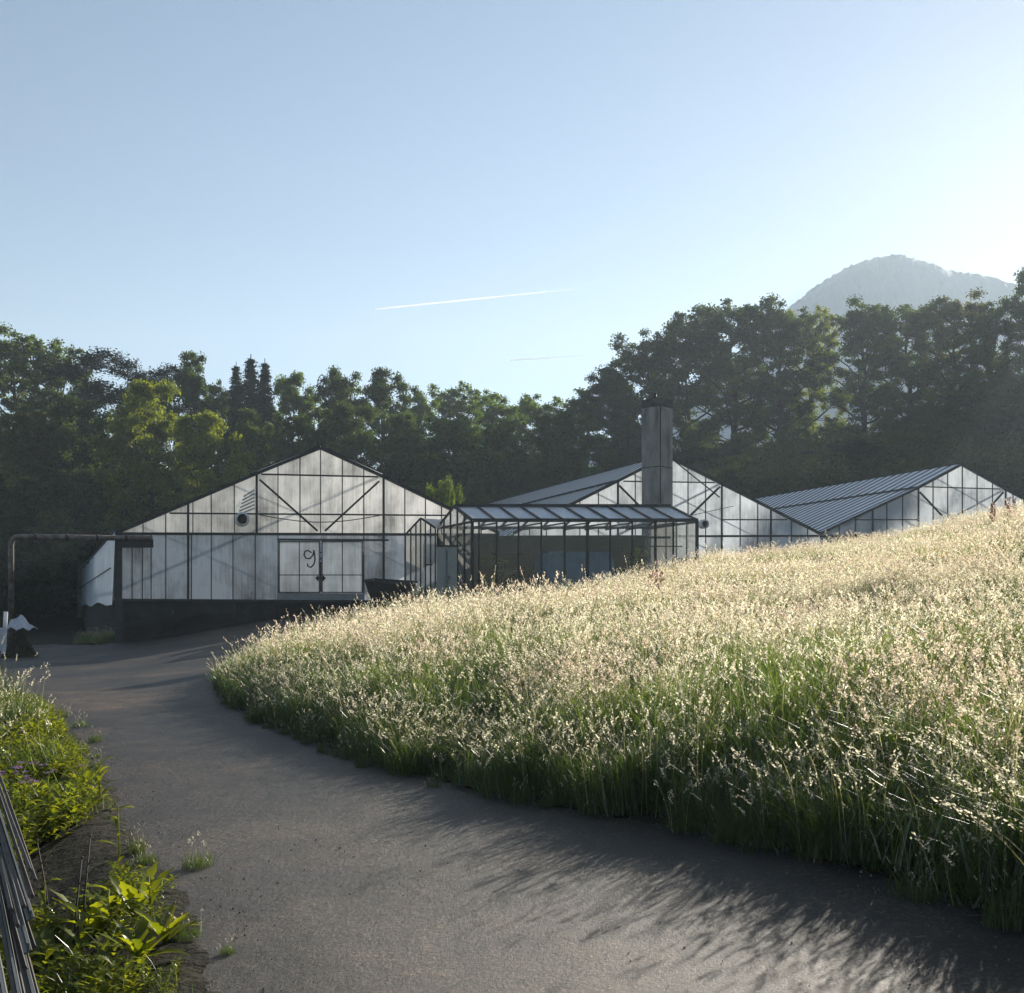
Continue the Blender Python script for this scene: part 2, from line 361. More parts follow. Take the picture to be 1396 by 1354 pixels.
# ------------------------------------------------------------------ greenhouses
class Plane:
    def __init__(s, px0, Y0, ang, vpx):
        s.o = Vector(((px0 - 698) / F * Y0, Y0, 0)); s.u = Vector((math.cos(R(ang)), math.sin(R(ang)), 0))
        s.n = Vector((-s.u.y, s.u.x, 0)); s.v = Vector(((vpx - 698) / F, 1, 0)).normalized()
    def P(s, px, py, off=0):           # off > 0: towards the camera
        o = s.o - s.n * off; k = (px - 698) / F
        Y = (o.y * s.n.y + o.x * s.n.x) / (k * s.n.x + s.n.y)
        return Vector((k * Y, Y, CAMZ + (HOR - py) / F * Y))
def interp(poly, x):
    for (a, b), (c, d) in zip(poly, poly[1:]):
        if a <= x <= c: return b + (d - b) * (x - a) / (c - a)
    return poly[0][1] if x < poly[0][0] else poly[-1][1]
def gable_glass(pl, xs_, top, ybot, rails, mb, off=0.0, ins=1.0):
    """panes between the uprights xs_ and rails; top = rake polyline, ybot(x)"""
    for a, b in zip(xs_, xs_[1:]):
        xm = (a + b) / 2
        ks = sorted([k for k in [t[0] for t in top] if a < k < b])
        seg = [a] + ks + [b]
        for c, d in zip(seg, seg[1:]):
            xc = (c + d) / 2
            def clampf(r): return lambda x: r(min(max(x, min(xc, x) if r(x) > 0 else xc), max(xc, x) if r(x) > 0 else xc))
            lv = [lambda x: interp(top, x)] + [clampf(r) for r in rails if r(xc) > interp(top, xc) + 2] + [ybot]
            for f1, f2 in zip(lv, lv[1:]):
                t_ = random.uniform(-.012, .012)
                q = [pl.P(c, max(f2(c), f1(c) + .01), off), pl.P(d, max(f2(d), f1(d) + .01), off), pl.P(d, f1(d), off), pl.P(c, f1(c), off)]
                q = [p - pl.n * (t_ if i in (0, 3) else -t_) for i, p in enumerate(q)]
                mb.quad(*q)
def vert(mb, pl, x, y0, y1, w=.05, d=.06, off=.03):
    a, b = pl.P(x, y0, off), pl.P(x, y1, off)
    b = Vector((a.x, a.y, b.z)); mb.bar(a, b, w, d, pl.u)
def rail(mb, pl, x0, y0, x1, y1, w=.05, d=.05, off=.035):
    mb.bar(pl.P(x0, y0, off), pl.P(x1, y1, off), w, d, Vector((0, 0, 1)))
def roof_side(pl, e, k, r, Ln, glaz, bars, nb, wb=.05, hb=.05, mid=True, nstrip=None):
    """one slope of a roof from rake points e(ave), k(ink), r(idge) running back Ln along v"""
    v = pl.v
    up = Vector((0, 0, 1))
    for i in range(nb):
        a, b = v * (Ln * i / nb), v * (Ln * (i + 1) / nb)
        for p, q, lift in ((e, k, 0), (k, r, .08 if mid else 0)):
            o = up * lift; t_ = up * random.uniform(-.015, .015)
            glaz.quad(p + a + o + t_, p + b + o, q + b + o, q + a + o)
    for i in range(nb + 1):
        a = v * (Ln * i / nb)
        for p, q, lift in ((e, k, 0), (k, r, .08 if mid else 0)):
            o = up * (lift + hb / 2 + .004); bars.bar(p + a + o, q + a + o, wb, hb, v)

def greenhouse(name, label, pl, vxs, thick, rake, kinks, eave, bottom, Ln, nb, glaz_l, glaz_r, front, wb=.05, hb=.05, rails=(), braces=(), lower_vxs=None, ysill=None, roofbar='steel', name_hole=None, wallm=None):
    root = empty(name, pl.o + Vector((0, 0, gh(pl.o.x, pl.o.y)))); tag(root, label, 'greenhouse', 'greenhouses of the nursery')
    inv = Matrix.Translation(-root.location)
    def fin(mb, nm, m, parent=root):
        o = mb.build(nm, m, parent); o.data.transform(inv); return o
    ap = max(rake, key=lambda p: -p[1])
    g = MB(); gable_glass(pl, vxs, rake, lambda x: eave(x), rails, g)
    fin(g, 'gable_glazing', front)
    lv = lower_vxs or vxs
    g = MB()
    for a, b in zip(lv, lv[1:]):
        t_ = random.uniform(-.01, .01)
        if name_hole and name_hole[0] <= (a + b) / 2 <= name_hole[1]:
            for ya, yb in ((eave(a), 738.5), (807, bottom(a))): g.quad(pl.P(a, yb), pl.P(b, yb), pl.P(b, ya), pl.P(a, ya))
            continue
        q = [pl.P(a, bottom(a), t_), pl.P(b, bottom(b), -t_), pl.P(b, eave(b), -t_), pl.P(a, eave(a), t_)]; g.quad(*q)
    fin(g, 'wall_glazing', wallm or front)
    fr = MB()
    for x in vxs: f_ = MB(); vert(f_, pl, x, interp(rake, x), eave(x), .085 if x in thick else .035); fin(f_, 'gable_upright', M['steel'])
    for x in lv:
        if name_hole and name_hole[0] < x < name_hole[1]: continue
        f_ = MB(); vert(f_, pl, x, eave(x), bottom(x), .085 if x in thick else .035); fin(f_, 'upright', M['steel'])
    x0, x1 = vxs[0], vxs[-1]
    rail(fr, pl, x0, eave(x0), x1, eave(x1), .10, .08, .05)
    rail(fr, pl, lv[0], bottom(lv[0]), lv[-1], bottom(lv[-1]), .10, .09, .05)
    for p, q in zip(rake, rake[1:]): rail(fr, pl, p[0], p[1] - .5, q[0], q[1] - .5, .12, .12, .05)
    for r in rails:
        xs_in = [x for x in range(int(x0), int(x1)) if r(x) > interp(rake, x) + 3]
        if xs_in: rail(fr, pl, xs_in[0], r(xs_in[0]), xs_in[-1], r(xs_in[-1]), .06, .05, .04)
    fin(fr, 'frame_rail', M['steel'])
    for (a, b, c, d, w) in braces:
        br = MB(); br.bar(pl.P(a, b, .12), pl.P(c, d, .12), w, .05, Vector((0, 0, 1))); fin(br, 'brace', M['steel'])
    # roof slopes
    eL, eR = pl.P(*rake[0]), pl.P(*rake[-1]); kL, kR = pl.P(*kinks[0]), pl.P(*kinks[1]); rd = pl.P(*ap)
    for e, k, gm, nm in ((eL, kL, glaz_l, 'roof_sheeting'), (eR, kR, glaz_r, 'roof_sheeting')):
        g, b = MB(), MB(); rt_ = e is eR; roof_side(pl, e, k, rd, Ln, g, b, nb // 2 if rt_ else nb, .03 if rt_ else wb, .03 if rt_ else hb)
        fin(g, nm, gm); fin(b, 'roof_bars', M[roofbar])
    rb = MB(); rb.bar(rd + Vector((0, 0, .10)) - pl.v * .1, rd + Vector((0, 0, .10)) + pl.v * Ln, .08, .05, pl.u)
    for k in (kL, kR): rb.bar(k + Vector((0, 0, .05)) - pl.v * .05, k + Vector((0, 0, .05)) + pl.v * Ln, .05, .09, pl.u)
    fin(rb, 'ridge_capping', M['steel'])
    # inner trusses, posts and back wall
    tr = MB(); zc = (eL.z + eR.z) / 2
    for i in range(2, int(Ln / 7)):
        a = pl.v * (7 * i); dn = Vector((0, 0, -.12))
        for p, q in ((eL, kL), (kL, rd), (rd, kR), (kR, eR), (kL, kR)): tr.bar(p + a + dn, q + a + dn, .045, .04, pl.u)
        for k in (kL, kR):
            tr.bar(k + a + dn, Vector((k.x, k.y, root.location.z)) + a, .12, .10, pl.u)
        tr.bar(eL + a + dn, eR + a + dn, .045, .04, pl.u)
    fin(tr, 'truss', M['steel'])
    bk = MB(); a = pl.v * Ln; z0 = root.location.z - 1
    bk.add([Vector((eL.x, eL.y, z0)) + a, Vector((eR.x, eR.y, z0)) + a, eR + a, rd + a, eL + a], ((0, 1, 2, 3, 4),))
    fin(bk, 'back_wall', M['film'])
    return root, fin, (eL, kL, rd, kR, eR)

# --- large greenhouse with the doors
p1 = Plane(437, 43, 15, 45)
ev1 = lambda x: 727.6 + (x - 170) * .003
bt1 = lambda x: 818 + (x - 165) * .006
rk1 = [(165, 724.5), (350, 646), (437, 611), (523, 650.5), (615, 695), (680, 727)]
vx1 = [165, 195, 226, 256.5, 263, 288, 319.5, 350, 379, 409, 437, 466.7, 496, 523, 552, 580, 602, 631, 656, 680]
lv1 = [165, 180, 194, 206, 226, 256.5, 261, 288, 317.5, 348, 379, 409, 437, 466, 496, 523, 552, 580, 602, 631, 656, 680]
rails1 = [lambda x: (646.5 + (x - 350) * .022) if 348 <= x <= 524 else -1e3, lambda x: 700 + (x - 263) * .008 if (x < 349 and x > 226) or x > 524 else (-1e3)]
r1, fin1, c1 = greenhouse('greenhouse', 'wide greenhouse with grimy frosted gable, double doors and a painted nine', p1, vx1, (256.5, 350, 437.0001, 523), rk1,
    ((350, 645), (523, 649.5)), ev1, bt1, 44, 30, M['roof'], M['roof'], M['film'], rails=rails1,
    braces=((354, 654, 433, 724, .075), (517, 656, 443, 724, .075)), lower_vxs=lv1, name_hole=(379.5, 495.5), wallm=M['walllow'])
# doors (butt in front of the wall sheets)
def door(xa, xb, hx):
    g = MB(); y0, y1, ym = 738, 807.5, 784
    o = .10
    a, b, c, d = p1.P(xa, y1, o), p1.P(xb, y1, o), p1.P(xb, y0, o), p1.P(xa, y0, o)
    g.quad(a, b, c, d); dr = fin1(g, 'door', M['doorfilm'])
    f = MB()
    for x in (xa + .8, (xa + xb) / 2, xb - .8): f.bar(p1.P(x, y0, o + .03), p1.P(x, y1, o + .03), .035, .04, p1.u)
    for y in (y0, ym, y1): f.bar(p1.P(xa, y, o + .035), p1.P(xb, y, o + .035), .035, .04, Vector((0, 0, 1)))
    fo = fin1(f, 'door_frame', M['steel'], dr)
    h = MB(); h.bar(p1.P(hx, 785, o + .09), p1.P(hx, 792, o + .09), .06, .05, p1.u); h.bar(p1.P(hx, 787, o + .06), p1.P(hx, 790, o + .06), .16, .04, p1.u); fin1(h, 'handle', M['black'], dr)
    return dr
d1 = door(380, 436, 433); d2 = door(438.5, 495, 441)
nine = [(424.5, 754), (420, 751), (416.5, 752.5), (415.5, 757), (418, 761.5), (422.5, 761.5), (426, 757), (427.5, 752), (427, 750.5), (428, 756), (428.5, 763), (427, 769.5), (423.5, 773), (420, 771.5), (419.5, 768)]
k9 = MB(); k9.tube([p1.P(422 + (x - 422) * 1.15, 762 + (y - 762) * 1.05, .115) for x, y in nine], .032, 6); fin1(k9, 'painted_number', M['paint9'], d1)
th = MB(); th.bar(p1.P(379, 813.2, .09), p1.P(496, 814, .09), .26, .05, Vector((0, 0, 1))); fin1(th, 'door_sill', M['paintgrey'])
th = MB(); th.bar(p1.P(378, 735.5, .12), p1.P(530, 736.5, .12), .07, .06, Vector((0, 0, 1))); fin1(th, 'door_track', M['steel'])
# sagging cable across the gable
cb = MB(); cb.tube([p1.P(354 + 168 * t, 702 + 10 * math.sin(math.pi * t), .16) for t in np.linspace(0, 1, 14)], .018, 5); fin1(cb, 'cable', M['steel'])
# white vent sheet and round fan
g = MB(); g.quad(p1.P(320.5, 727, .06), p1.P(349, 727, .06), p1.P(349, 662, .06), p1.P(320.5, 690, .06)); fin1(g, 'vent_sheet', M['glass'])
g = MB()
for i in range(6):
    y = 668 + i * 5; g.bar(p1.P(323 + (30 - i * 5) * .3, y + 9, .10), p1.P(347, y, .10), .05, .02, Vector((0, 0, 1)))
fin1(g, 'vent_slats', M['steellight'])
def duct(pl, px, py, r, fin_, off=.12):
    c = pl.P(px, py, off); out = -pl.n; g = MB()
    g.tube([c, c + out * .35, c + out * .37], [r, r, r * .72], 20, cap=False); g.tube([c + out * .03, c + out * .368], [r * .7, r * .71], 20, cap=False); o = fin_(g, 'vent_duct', M['paintwhite'])
    g = MB(); g.tube([c + out * .02, c + out * .10], [r * .68, r * .68], 16); 
    for k in range(4):
        a = k * math.pi / 4; v_ = pl.u * math.cos(a) + Vector((0, 0, 1)) * math.sin(a); g.bar(c + out * .16 - v_ * r * .66, c + out * .16 + v_ * r * .66, .05, .02)
    fin_(g, 'fan', M['black'], o)
duct(p1, 330, 708.5, .27, fin1)
# foundation, following the slope of the ground
def foundation(pl, xa, xb, ytop, fin_, m, n=24, off=-.02, zoff=.5):
    g = MB()
    pa = None
    for i in range(n + 1):
        x = xa + (xb - xa) * i / n; t = pl.P(x, ytop(x) + 1.6, off); b = Vector((t.x, t.y, gh(t.x, t.y) - zoff))
        if pa:
            g.hexa([pa[1], b, b + pl.n * .25, pa[1] + pl.n * .25, pa[0], t, t + pl.n * .25, pa[0] + pl.n * .25])
        pa = (t, b)
    return fin_(g, 'foundation', m)
foundation(p1, 163, 680, bt1, fin1, M['darkconc'])
g = MB()
for i, x in enumerate((168, 232, 318, 383, 438, 494, 545)):
    g = MB(); t = p1.P(x, 820.5, .08); g.bar(t, Vector((t.x, t.y, gh(t.x, t.y) - .3)), .16, .12, p1.u); fin1(g, 'foundation_post', M['darkconc'])
g = MB(); g.bar(p1.P(230, 834, .05), p1.P(236, 834, .05), .10, .02, Vector((0, 0, 1))); fin1(g, 'name_plate', M['steellight'])
g = MB()
for k in range(4): g.bar(p1.P(170 + k * 6, 852 + k * 2, .25), p1.P(300 - k * 10, 838 + k, .25), .18, .12, Vector((0, 0, 1)))
fin1(g, 'kick_board', M['darkconc'])
# corner post and film side wall running back
nt_, nbm = p1.P(160.5, 722.5), p1.P(160.5, 818)
g = MB(); g.bar(p1.P(161.8, 722, .06), Vector((*p1.P(161.8, 818, .06).xy, gh(-14.6, 40.5) - .3)), .24, .2, p1.u); fin1(g, 'corner_post', M['steel'])
nt_, nbm = p1.P(157.5, 722), p1.P(157.5, 818)
Ls = 62.0; nseg = 62; sg = MB(); vdir = p1.v
vdir = Vector(((65 - 698) / F, 1, 0)).normalized()
rowsT = [nt_ + vdir * (Ls * i / nseg) for i in range(nseg + 1)]; rowsB = [nbm + vdir * (Ls * i / nseg) for i in range(nseg + 1)]
side_n = Vector((-vdir.y, vdir.x, 0))
pts = []
nr = 6
for i in range(nseg + 1):
    for j in range(nr + 1):
        p = rowsT[i].lerp(rowsB[i], j / nr) + Vector((0, 0, -.12 * j / nr * (1 + math.sin(i * .33 + .5) * .7)))
        pts.append(p + side_n * (.05 * math.sin(i * 2.1) * math.sin(j * .7) + .12 * (j / nr)))
fs = [(i * (nr + 1) + j, (i + 1) * (nr + 1) + j, (i + 1) * (nr + 1) + j + 1, i * (nr + 1) + j + 1) for i in range(nseg) for j in range(nr)]
sg.add(pts, fs, 0, True); fin1(sg, 'side_wall_film', M['sidefilm'])
g = MB()
for i in range(0, nseg + 1, 2):
    g.bar(rowsT[i] + side_n * -.10, rowsB[i] + side_n * -.10, .06, .05)
    g.bar(rowsB[i] - side_n * .1, Vector((rowsB[i].x, rowsB[i].y, gh(rowsB[i].x, rowsB[i].y) - .3)), .10, .10)
g.bar(rowsT[0], rowsT[-1], .1, .1); g.bar(rowsT[0].lerp(rowsB[0], .55) + side_n * .18, rowsT[-1].lerp(rowsB[-1], .55) + side_n * .18, .05, .03)
fin1(g, 'side_wall_frame', M['steel'])
g = MB(); a_, b_ = rowsB[0] - side_n * .35, rowsB[-1] - side_n * .35
for i in range(nseg):
    p, q = rowsB[i] - side_n * .35, rowsB[i + 1] - side_n * .35
    p2, q2 = Vector((p.x, p.y, gh(p.x, p.y) - .4)), Vector((q.x, q.y, gh(q.x, q.y) - .4))
    w = -side_n * .2; g.hexa([p2, q2, q2 + w, p2 + w, p, q, q + w, p + w])
fin1(g, 'side_foundation', M['darkconc'])

# --- middle greenhouse, behind the chimney
p2 = Plane(909.5, 53, 15, 140)
ev2 = lambda x: 731 - (x - 1000) * .002
bt2 = lambda x: 762
rk2 = [(700, 728), (842.5, 656.5), (909.5, 622.7), (984, 660), (1118, 728)]
vx2 = [700, 722, 745, 768, 790.5, 815.8, 842.5, 866, 888, 912, 938, 962, 984, 1009, 1033, 1051, 1079, 1101, 1118]
r2, fin2, c2 = greenhouse('greenhouse', 'middle greenhouse of the row, rising behind the square concrete chimney', p2, vx2, (842.5, 984, 1051), rk2,
    ((842.5, 656.5), (984, 660)), ev2, bt2, 29, 34, M['roofdark'], M['roofclear'], M['filmcool'], wb=.10, hb=.03,
    rails=[lambda x: 656.5 + (x - 871) * .015 if 842 < x < 984 else -1e3, lambda x: 708.6 if x > 984 else -1e3],
    braces=((844, 662, 874, 692, .09), (981.6, 663.5, 941, 703, .10), (920, 629, 981, 678, .05), (941, 703, 1000, 690, .03)))
duct(p2, 957, 715, .22, fin2, .3)
foundation(p2, 700, 1118, bt2, fin2, M['darkconc'])

# --- far right greenhouse
p3 = Plane(1310.7, 61, 15, 150)
ev3 = lambda x: 731
bt3 = lambda x: 752
rk3 = [(1118, 728), (1253, 665), (1310.7, 634), (1371, 667.5), (1396, 681), (1470, 720)]
vx3 = [1118, 1144, 1166.5, 1189.8, 1209, 1230.5, 1252.2, 1272, 1292, 1312, 1332, 1353, 1371, 1381, 1396, 1420, 1445, 1470]
r3, fin3, c3 = greenhouse('greenhouse', 'farthest greenhouse with striped white roof, half sunk behind the meadow crest', p3, vx3, (1189.8, 1252.2, 1371), rk3,
    ((1253, 665), (1371, 667.5)), ev3, bt3, 34, 44, M['roofwhite'], M['roofclear'], M['filmcool'], wb=.17, hb=.025,
    rails=[lambda x: 663.5 + (x - 1253) * .03 if 1252 < x < 1371 else -1e3, lambda x: 708.6 if x < 1252 else -1e3],
    braces=((1254, 671, 1285, 704, .10), (1368, 671, 1353, 687.5, .10)), roofbar='steel')
foundation(p3, 1118, 1470, bt3, fin3, M['darkconc'])

# --- glass annex in front
pa = Plane(644, 38, 6, 50)
ra = empty('glass_annex', pa.o + Vector((0, 0, gh(pa.o.x, pa.o.y))))
tag(ra, 'long low glass annex with white sloping roof panels in front of the chimney', 'greenhouse')
inva = Matrix.Translation(-ra.location)
def fina(mb, nm, m, parent=None, mats=None):
    o = mb.build(nm, m, parent or ra); o.data.transform(inva); return o
up = Vector((0, 0, 1))
eF0, eF1 = pa.P(644, 709.5), pa.P(950, 709.5)
Wd = 3.5; v = pa.v
eB0, eB1 = eF0 + v * Wd, eF1 + v * Wd
rg0, rg1 = (eF0 + eB0) / 2 + up * .62, (eF1 + eB1) / 2 + up * .62
n = 10
gl, br = MB(), MB(); g2_ = MB()
for i in range(n):
    a, b = i / n, (i + 1) / n; t_ = up * random.uniform(-.02, .02)
    gl.quad(eF0.lerp(eF1, a) + t_, eF0.lerp(eF1, b), rg0.lerp(rg1, b), rg0.lerp(rg1, a))
    g2_.quad(rg0.lerp(rg1, a), rg0.lerp(rg1, b), eB0.lerp(eB1, b), eB0.lerp(eB1, a) + t_)
for i in range(n + 1):
    a = i / n
    br.bar(eF0.lerp(eF1, a) + up * .03, rg0.lerp(rg1, a) + up * .03, .06, .06, pa.u)
    br.bar(eB0.lerp(eB1, a) + up * .03, rg0.lerp(rg1, a) + up * .03, .06, .06, pa.u)
fina(gl, 'roof_panel', M['annexroof']); fina(g2_, 'roof_panel', M['roofclear']); fina(br, 'roof_bars', M['steel'])
br = MB(); br.bar(rg0 + up * .05 , rg1 + up * .05, .10, .08); br.bar(eF0 - v * .06, eF1 - v * .06, .12, .12, up); br.bar(eB0 + v * .06, eB1 + v * .06, .12, .12, up)
fina(br, 'gutter', M['steel'])
# front wall: uprights and dusty panes
fx = [644, 653, 677, 707, 738, 770, 801, 832, 862, 893, 918, 950]
zb = lambda p: gh(p.x, p.y) - .1
gl, br = MB(), MB()
for a, b in zip(fx, fx[1:]):
    P0, P1 = pa.P(a, 710, .02), pa.P(b, 710, .02)
    z_ = min(zb(P0), zb(P1)); gl.quad(Vector((*P0.xy, z_)), Vector((*P1.xy, z_)), P1, P0)
for x in fx:
    br = MB(); t = pa.P(x, 710, .04); br.bar(t, Vector((*t.xy, zb(t) - .3)), .10 if x in (644, 801, 950) else .06, .07, pa.u); fina(br, 'upright', M['steel'])
fina(gl, 'front_glazing', M['glass'])
# gable end facing left and right end, dusty
for (eF, eB, rg_) in ((eF0, eB0, rg0), (eF1, eB1, rg1)):
    gl, br = MB(), MB(); m_ = 5
    for i in range(m_):
        a, b = i / m_, (i + 1) / m_
        def tp(s): p = eF.lerp(eB, s); return p + up * (.62 * (1 - abs(2 * s - 1)))
        pA, pB = eF.lerp(eB, a), eF.lerp(eB, b)
        gl.quad(Vector((*pA.xy, zb(pA))), Vector((*pB.xy, zb(pB))), pB - up * .05, pA - up * .05)
        if i == 2: gl.add([pA - up * .04, pB - up * .04, tp(b), rg_, tp(a)], ((0, 1, 2, 3, 4),))
        else: gl.quad(pA - up * .04, pB - up * .04, tp(b), tp(a))
    off = -pa.u * .03 if eF is eF0 else pa.u * .03
    for i in range(m_ + 1):
        s = i / m_; p = eF.lerp(eB, s); br.bar(tp(s) + off, Vector((*p.xy, zb(p) - .3)) + off, .06, .05, v)
    br.bar(eF + off, rg_ + off, .07, .06, up); br.bar(eB + off, rg_ + off, .07, .06, up); br.bar(eF + off - up * .05, eB + off - up * .05, .07, .06, up)
    fina(gl, 'end_glazing', M['endglass']); fina(br, 'end_frame', M['steel'])
# annex back wall, coloured black to put in the dark interior, roof trusses
g = MB(); q0, q1 = eB0 + v * .1 + up * -.1, eB1 + v * .1 + up * -.1
g.quad(Vector((*q0.xy, zb(q0) - .5)), Vector((*q1.xy, zb(q1) - .5)), q1 - up * .22, q0 - up * .22); fina(g, 'back_wall', M['black'])
g = MB()
for i in range(1, n):
    a = i / n; p, q, r_ = eF0.lerp(eF1, a), eB0.lerp(eB1, a), rg0.lerp(rg1, a)
    g.bar(p - up * .1, q - up * .1, .05, .04, up)
g.bar(eF0.lerp(eB0, .5) - up * .5, eF1.lerp(eB1, .5) - up * .5, .08, .06); g.bar(eF0.lerp(eB0, .3) - up * .8 + pa.u * 5, eF0.lerp(eB0, .3) - up * .8 + pa.u * 8, .04, .04)
fina(g, 'tie_bar', M['steel'])
# things standing inside the annex
def inside(px, dv): p = pa.P(px, 760) + v * dv; return Vector((p.x, p.y, gh(p.x, p.y)))
g = MB(); a, b = inside(765, 1.3), inside(868, 1.3); zt = pa.P(800, 751).z
w_ = v * 1.1
pr = [Vector((*a.xy, a.z)), Vector((*b.xy, a.z)), Vector((*(b + w_).xy, a.z)), Vector((*(a + w_).xy, a.z))]
tp_ = [Vector((*(a + pa.u * .1).xy, zt)), Vector((*(b - pa.u * .25).xy, zt)), Vector((*(b - pa.u * .25 + w_).xy, zt)), Vector((*(a + pa.u * .1 + w_).xy, zt))]
g.hexa(pr + tp_); g.bar(tp_[0] - v * .02, tp_[1] - v * .02, .06, .04); 
for k in range(1, 4): 
    q = a.lerp(b, k / 4); g.bar(Vector((q.x, q.y, a.z)) - v * .02, Vector((q.x, q.y, zt)) - v * .02, .05, .03, pa.u)
o = g.build('covered_workbench', M['blue'], None, origin=a); tag(o, 'bench wrapped in blue tarpaulin seen through the annex glass', 'bench')
g = MB(); a = inside(700, 1.6)
for dx in (0, 1.3):
    for dy in (0, .5): g.bar(a + pa.u * dx + v * dy, a + pa.u * dx + v * dy + up * 2.1, .05, .05)
for z_ in (.5, 1.1, 1.7): g.box(a + pa.u * .65 + v * .25 + up * z_, 1.4, .6, .04, R(6))
o = g.build('shelf_rack', M['steel'], None, origin=a); tag(o, 'bare metal shelf rack in the dark left half of the annex', 'shelves')
def pot_plant(px, dv, h, label):
    a = inside(px, dv); r_ = empty('potted_plant', a); tag(r_, label, 'potted plant', 'plants kept inside the annex')
    g = MB(); g.tube([(0, 0, 0), (0, 0, .35), (0, 0, .36)], [.13, .18, .17], 12); g.build('pot', M['rust'], r_)
    vv, ff = [], []
    for k in range(160):
        c = np.array([random.gauss(0, .22), random.gauss(0, .22), .45 + random.random() * h]); d1_ = rng.normal(size=3); d1_ /= np.linalg.norm(d1_); d2_ = np.cross(d1_, rng.normal(size=3)); d2_ /= np.linalg.norm(d2_)
        b_ = len(vv); vv += [c - d1_ * .09, c - d2_ * .03, c + d1_ * .09, c + d2_ * .03]; ff.append((b_, b_ + 1, b_ + 2, b_ + 3))
    npmesh('leaves', vv, ff, M['leaf'], parent=r_)
pot_plant(690, 1.0, 1.1, 'tall dim potted plant just inside the left end of the annex')
pot_plant(745, 2.2, .8, 'potted plant beside the end of the blue bench inside the annex')
pot_plant(905, 2.0, 1.0, 'potted plant inside the annex below the chimney')

# --- small gabled porch between the two
pp = Plane(573, 40.5, 10, 50)
rp = empty('glass_porch', pp.o + Vector((0, 0, gh(pp.o.x, pp.o.y)))); tag(rp, 'narrow gabled glass porch squeezed between the wide greenhouse and the annex', 'porch')
invp = Matrix.Translation(-rp.location)
def finp(mb, nm, m, parent=None):
    o = mb.build(nm, m, parent or rp); o.data.transform(invp); return o
xs_ = [552.6, 560, 567, 573.5, 580, 587, 593.6]; rk = [(552.6, 729), (573.5, 706.5), (593.6, 720)]
g = MB(); gable_glass(pp, xs_, rk, lambda x: 729, [], g)
for a, b in zip(xs_, xs_[1:]):
    P0, P1 = pp.P(a, 729.6), pp.P(b, 729.6); g.quad(Vector((*P0.xy, zb(P0))), Vector((*P1.xy, zb(P1))), P1, P0)
finp(g, 'front_glazing', M['endglass'])
g = MB()
for x in xs_: t = pp.P(x, interp(rk, x), .03); g.bar(t, Vector((*t.xy, zb(t))), .05, .05, pp.u)
for (a, b), (c, d) in zip(rk, rk[1:]): rail(g, pp, a, b, c, d, .07, .07)
rail(g, pp, 552.6, 729, 593.6, 729, .06)
rail(g, pp, 580, 770, 590, 770, .05); 
finp(g, 'frame', M['steel'])
g = MB(); vv_ = Vector((.75, .66, 0)); A_, B_, C_ = pp.P(*rk[0]), pp.P(*rk[1]), pp.P(*rk[2])
g.quad(C_, C_ + vv_ * .5, B_ + vv_ * 1.5, B_); finp(g, 'roof_panel', M['roofwhite'])

# --- chimney
cc = pix(896, 694, 43.5); zt = pix(896, 545.5, 43.5).z; gz0 = gh(cc.x, cc.y)
rc = empty('chimney_stack', (cc.x, cc.y, gz0)); tag(rc, 'tall square chimney of stained concrete rising behind the annex roof', 'chimney')
g = MB(); H = zt - gz0; s_ = .875; rz_ = R(49)
seams = [-.5, (pix(896, 638, 43.5).z - gz0), H - .33]
lo = -.5
for hi in seams[1:]:
    g.box((0, 0, (lo + hi) / 2), s_, s_, hi - lo - .02, rz_); lo = hi
g.build('shaft', M['concrete'], rc)
g = MB(); g.box((0, 0, H - .17), s_ + .006, s_ + .006, .30, rz_); g.box((0, 0, H + .01), s_ * .7, s_ * .7, .05, rz_); g.build('cap', M['capconc'], rc)
g = MB()
for a in (0, 1, 2, 3):
    an = rz_ + R(45 + 90 * a)
    if math.sin(an) > -.6: continue
    c_, sn = math.cos(an), math.sin(an); rr = s_ * .7071 + .005
    g.bar((c_ * rr, sn * rr, 0), (c_ * rr, sn * rr, H - .34), .035, .035)
g.box((0, 0, seams[1] - .01), s_ + .015, s_ + .015, .03, rz_)
g.build('corner_iron', M['darkconc'], rc)
g = MB(); g.tube([(-.1, -.1, H + .03), (-.1, -.1, H + .22)], [.07, .05], 10); g.tube([(-.1, -.1, H + .22), (-.1, -.1, H + .27)], [.12, .02], 10); g.build('flue_cowl', M['black'], rc)

# --- heating pipe on the left
pr0 = pix(15, 836, 39.6); pz_ = pix(15, 732, 39.6)
g = MB(); g0 = gh(pr0.x, pr0.y)
pts = [Vector((pr0.x, pr0.y, g0 - .2)), Vector((pr0.x, pr0.y, pz_.z - .3)), Vector((pr0.x + .04, pr0.y, pz_.z - .12)), Vector((pr0.x + .14, pr0.y, pz_.z - .03)), Vector((pr0.x + .3, pr0.y, pz_.z)), p1.P(208, 734, .45)]
rt = empty('heating_pipe', (pr0.x, pr0.y, g0)); tag(rt, 'rusty overhead heating pipe on one upright leg beside the wide greenhouse', 'pipe')
g.tube([p - rt.location for p in pts], .10, 12); g.build('pipe_run', M['rust'], rt)
g = MB()
for t in (.12, .35, .58, .8):
    c_ = pts[4].lerp(pts[5], t) - rt.location; d_ = (pts[5] - pts[4]).normalized(); g = MB(); g.tube([c_ - d_ * .04, c_ + d_ * .04], .125, 12); g.build('pipe_collar', M['black'], rt)
g = MB(); g.tube([Vector((0, 0, 1.9)), Vector((0, 0, 1.98))], .125, 12); g.build('pipe_collar', M['black'], rt)
g = MB(); g.bar(p1.P(160, 741, .35) - rt.location, p1.P(209, 741, .35) - rt.location, .30, .25, up); g.build('pipe_housing', M['black'], rt)

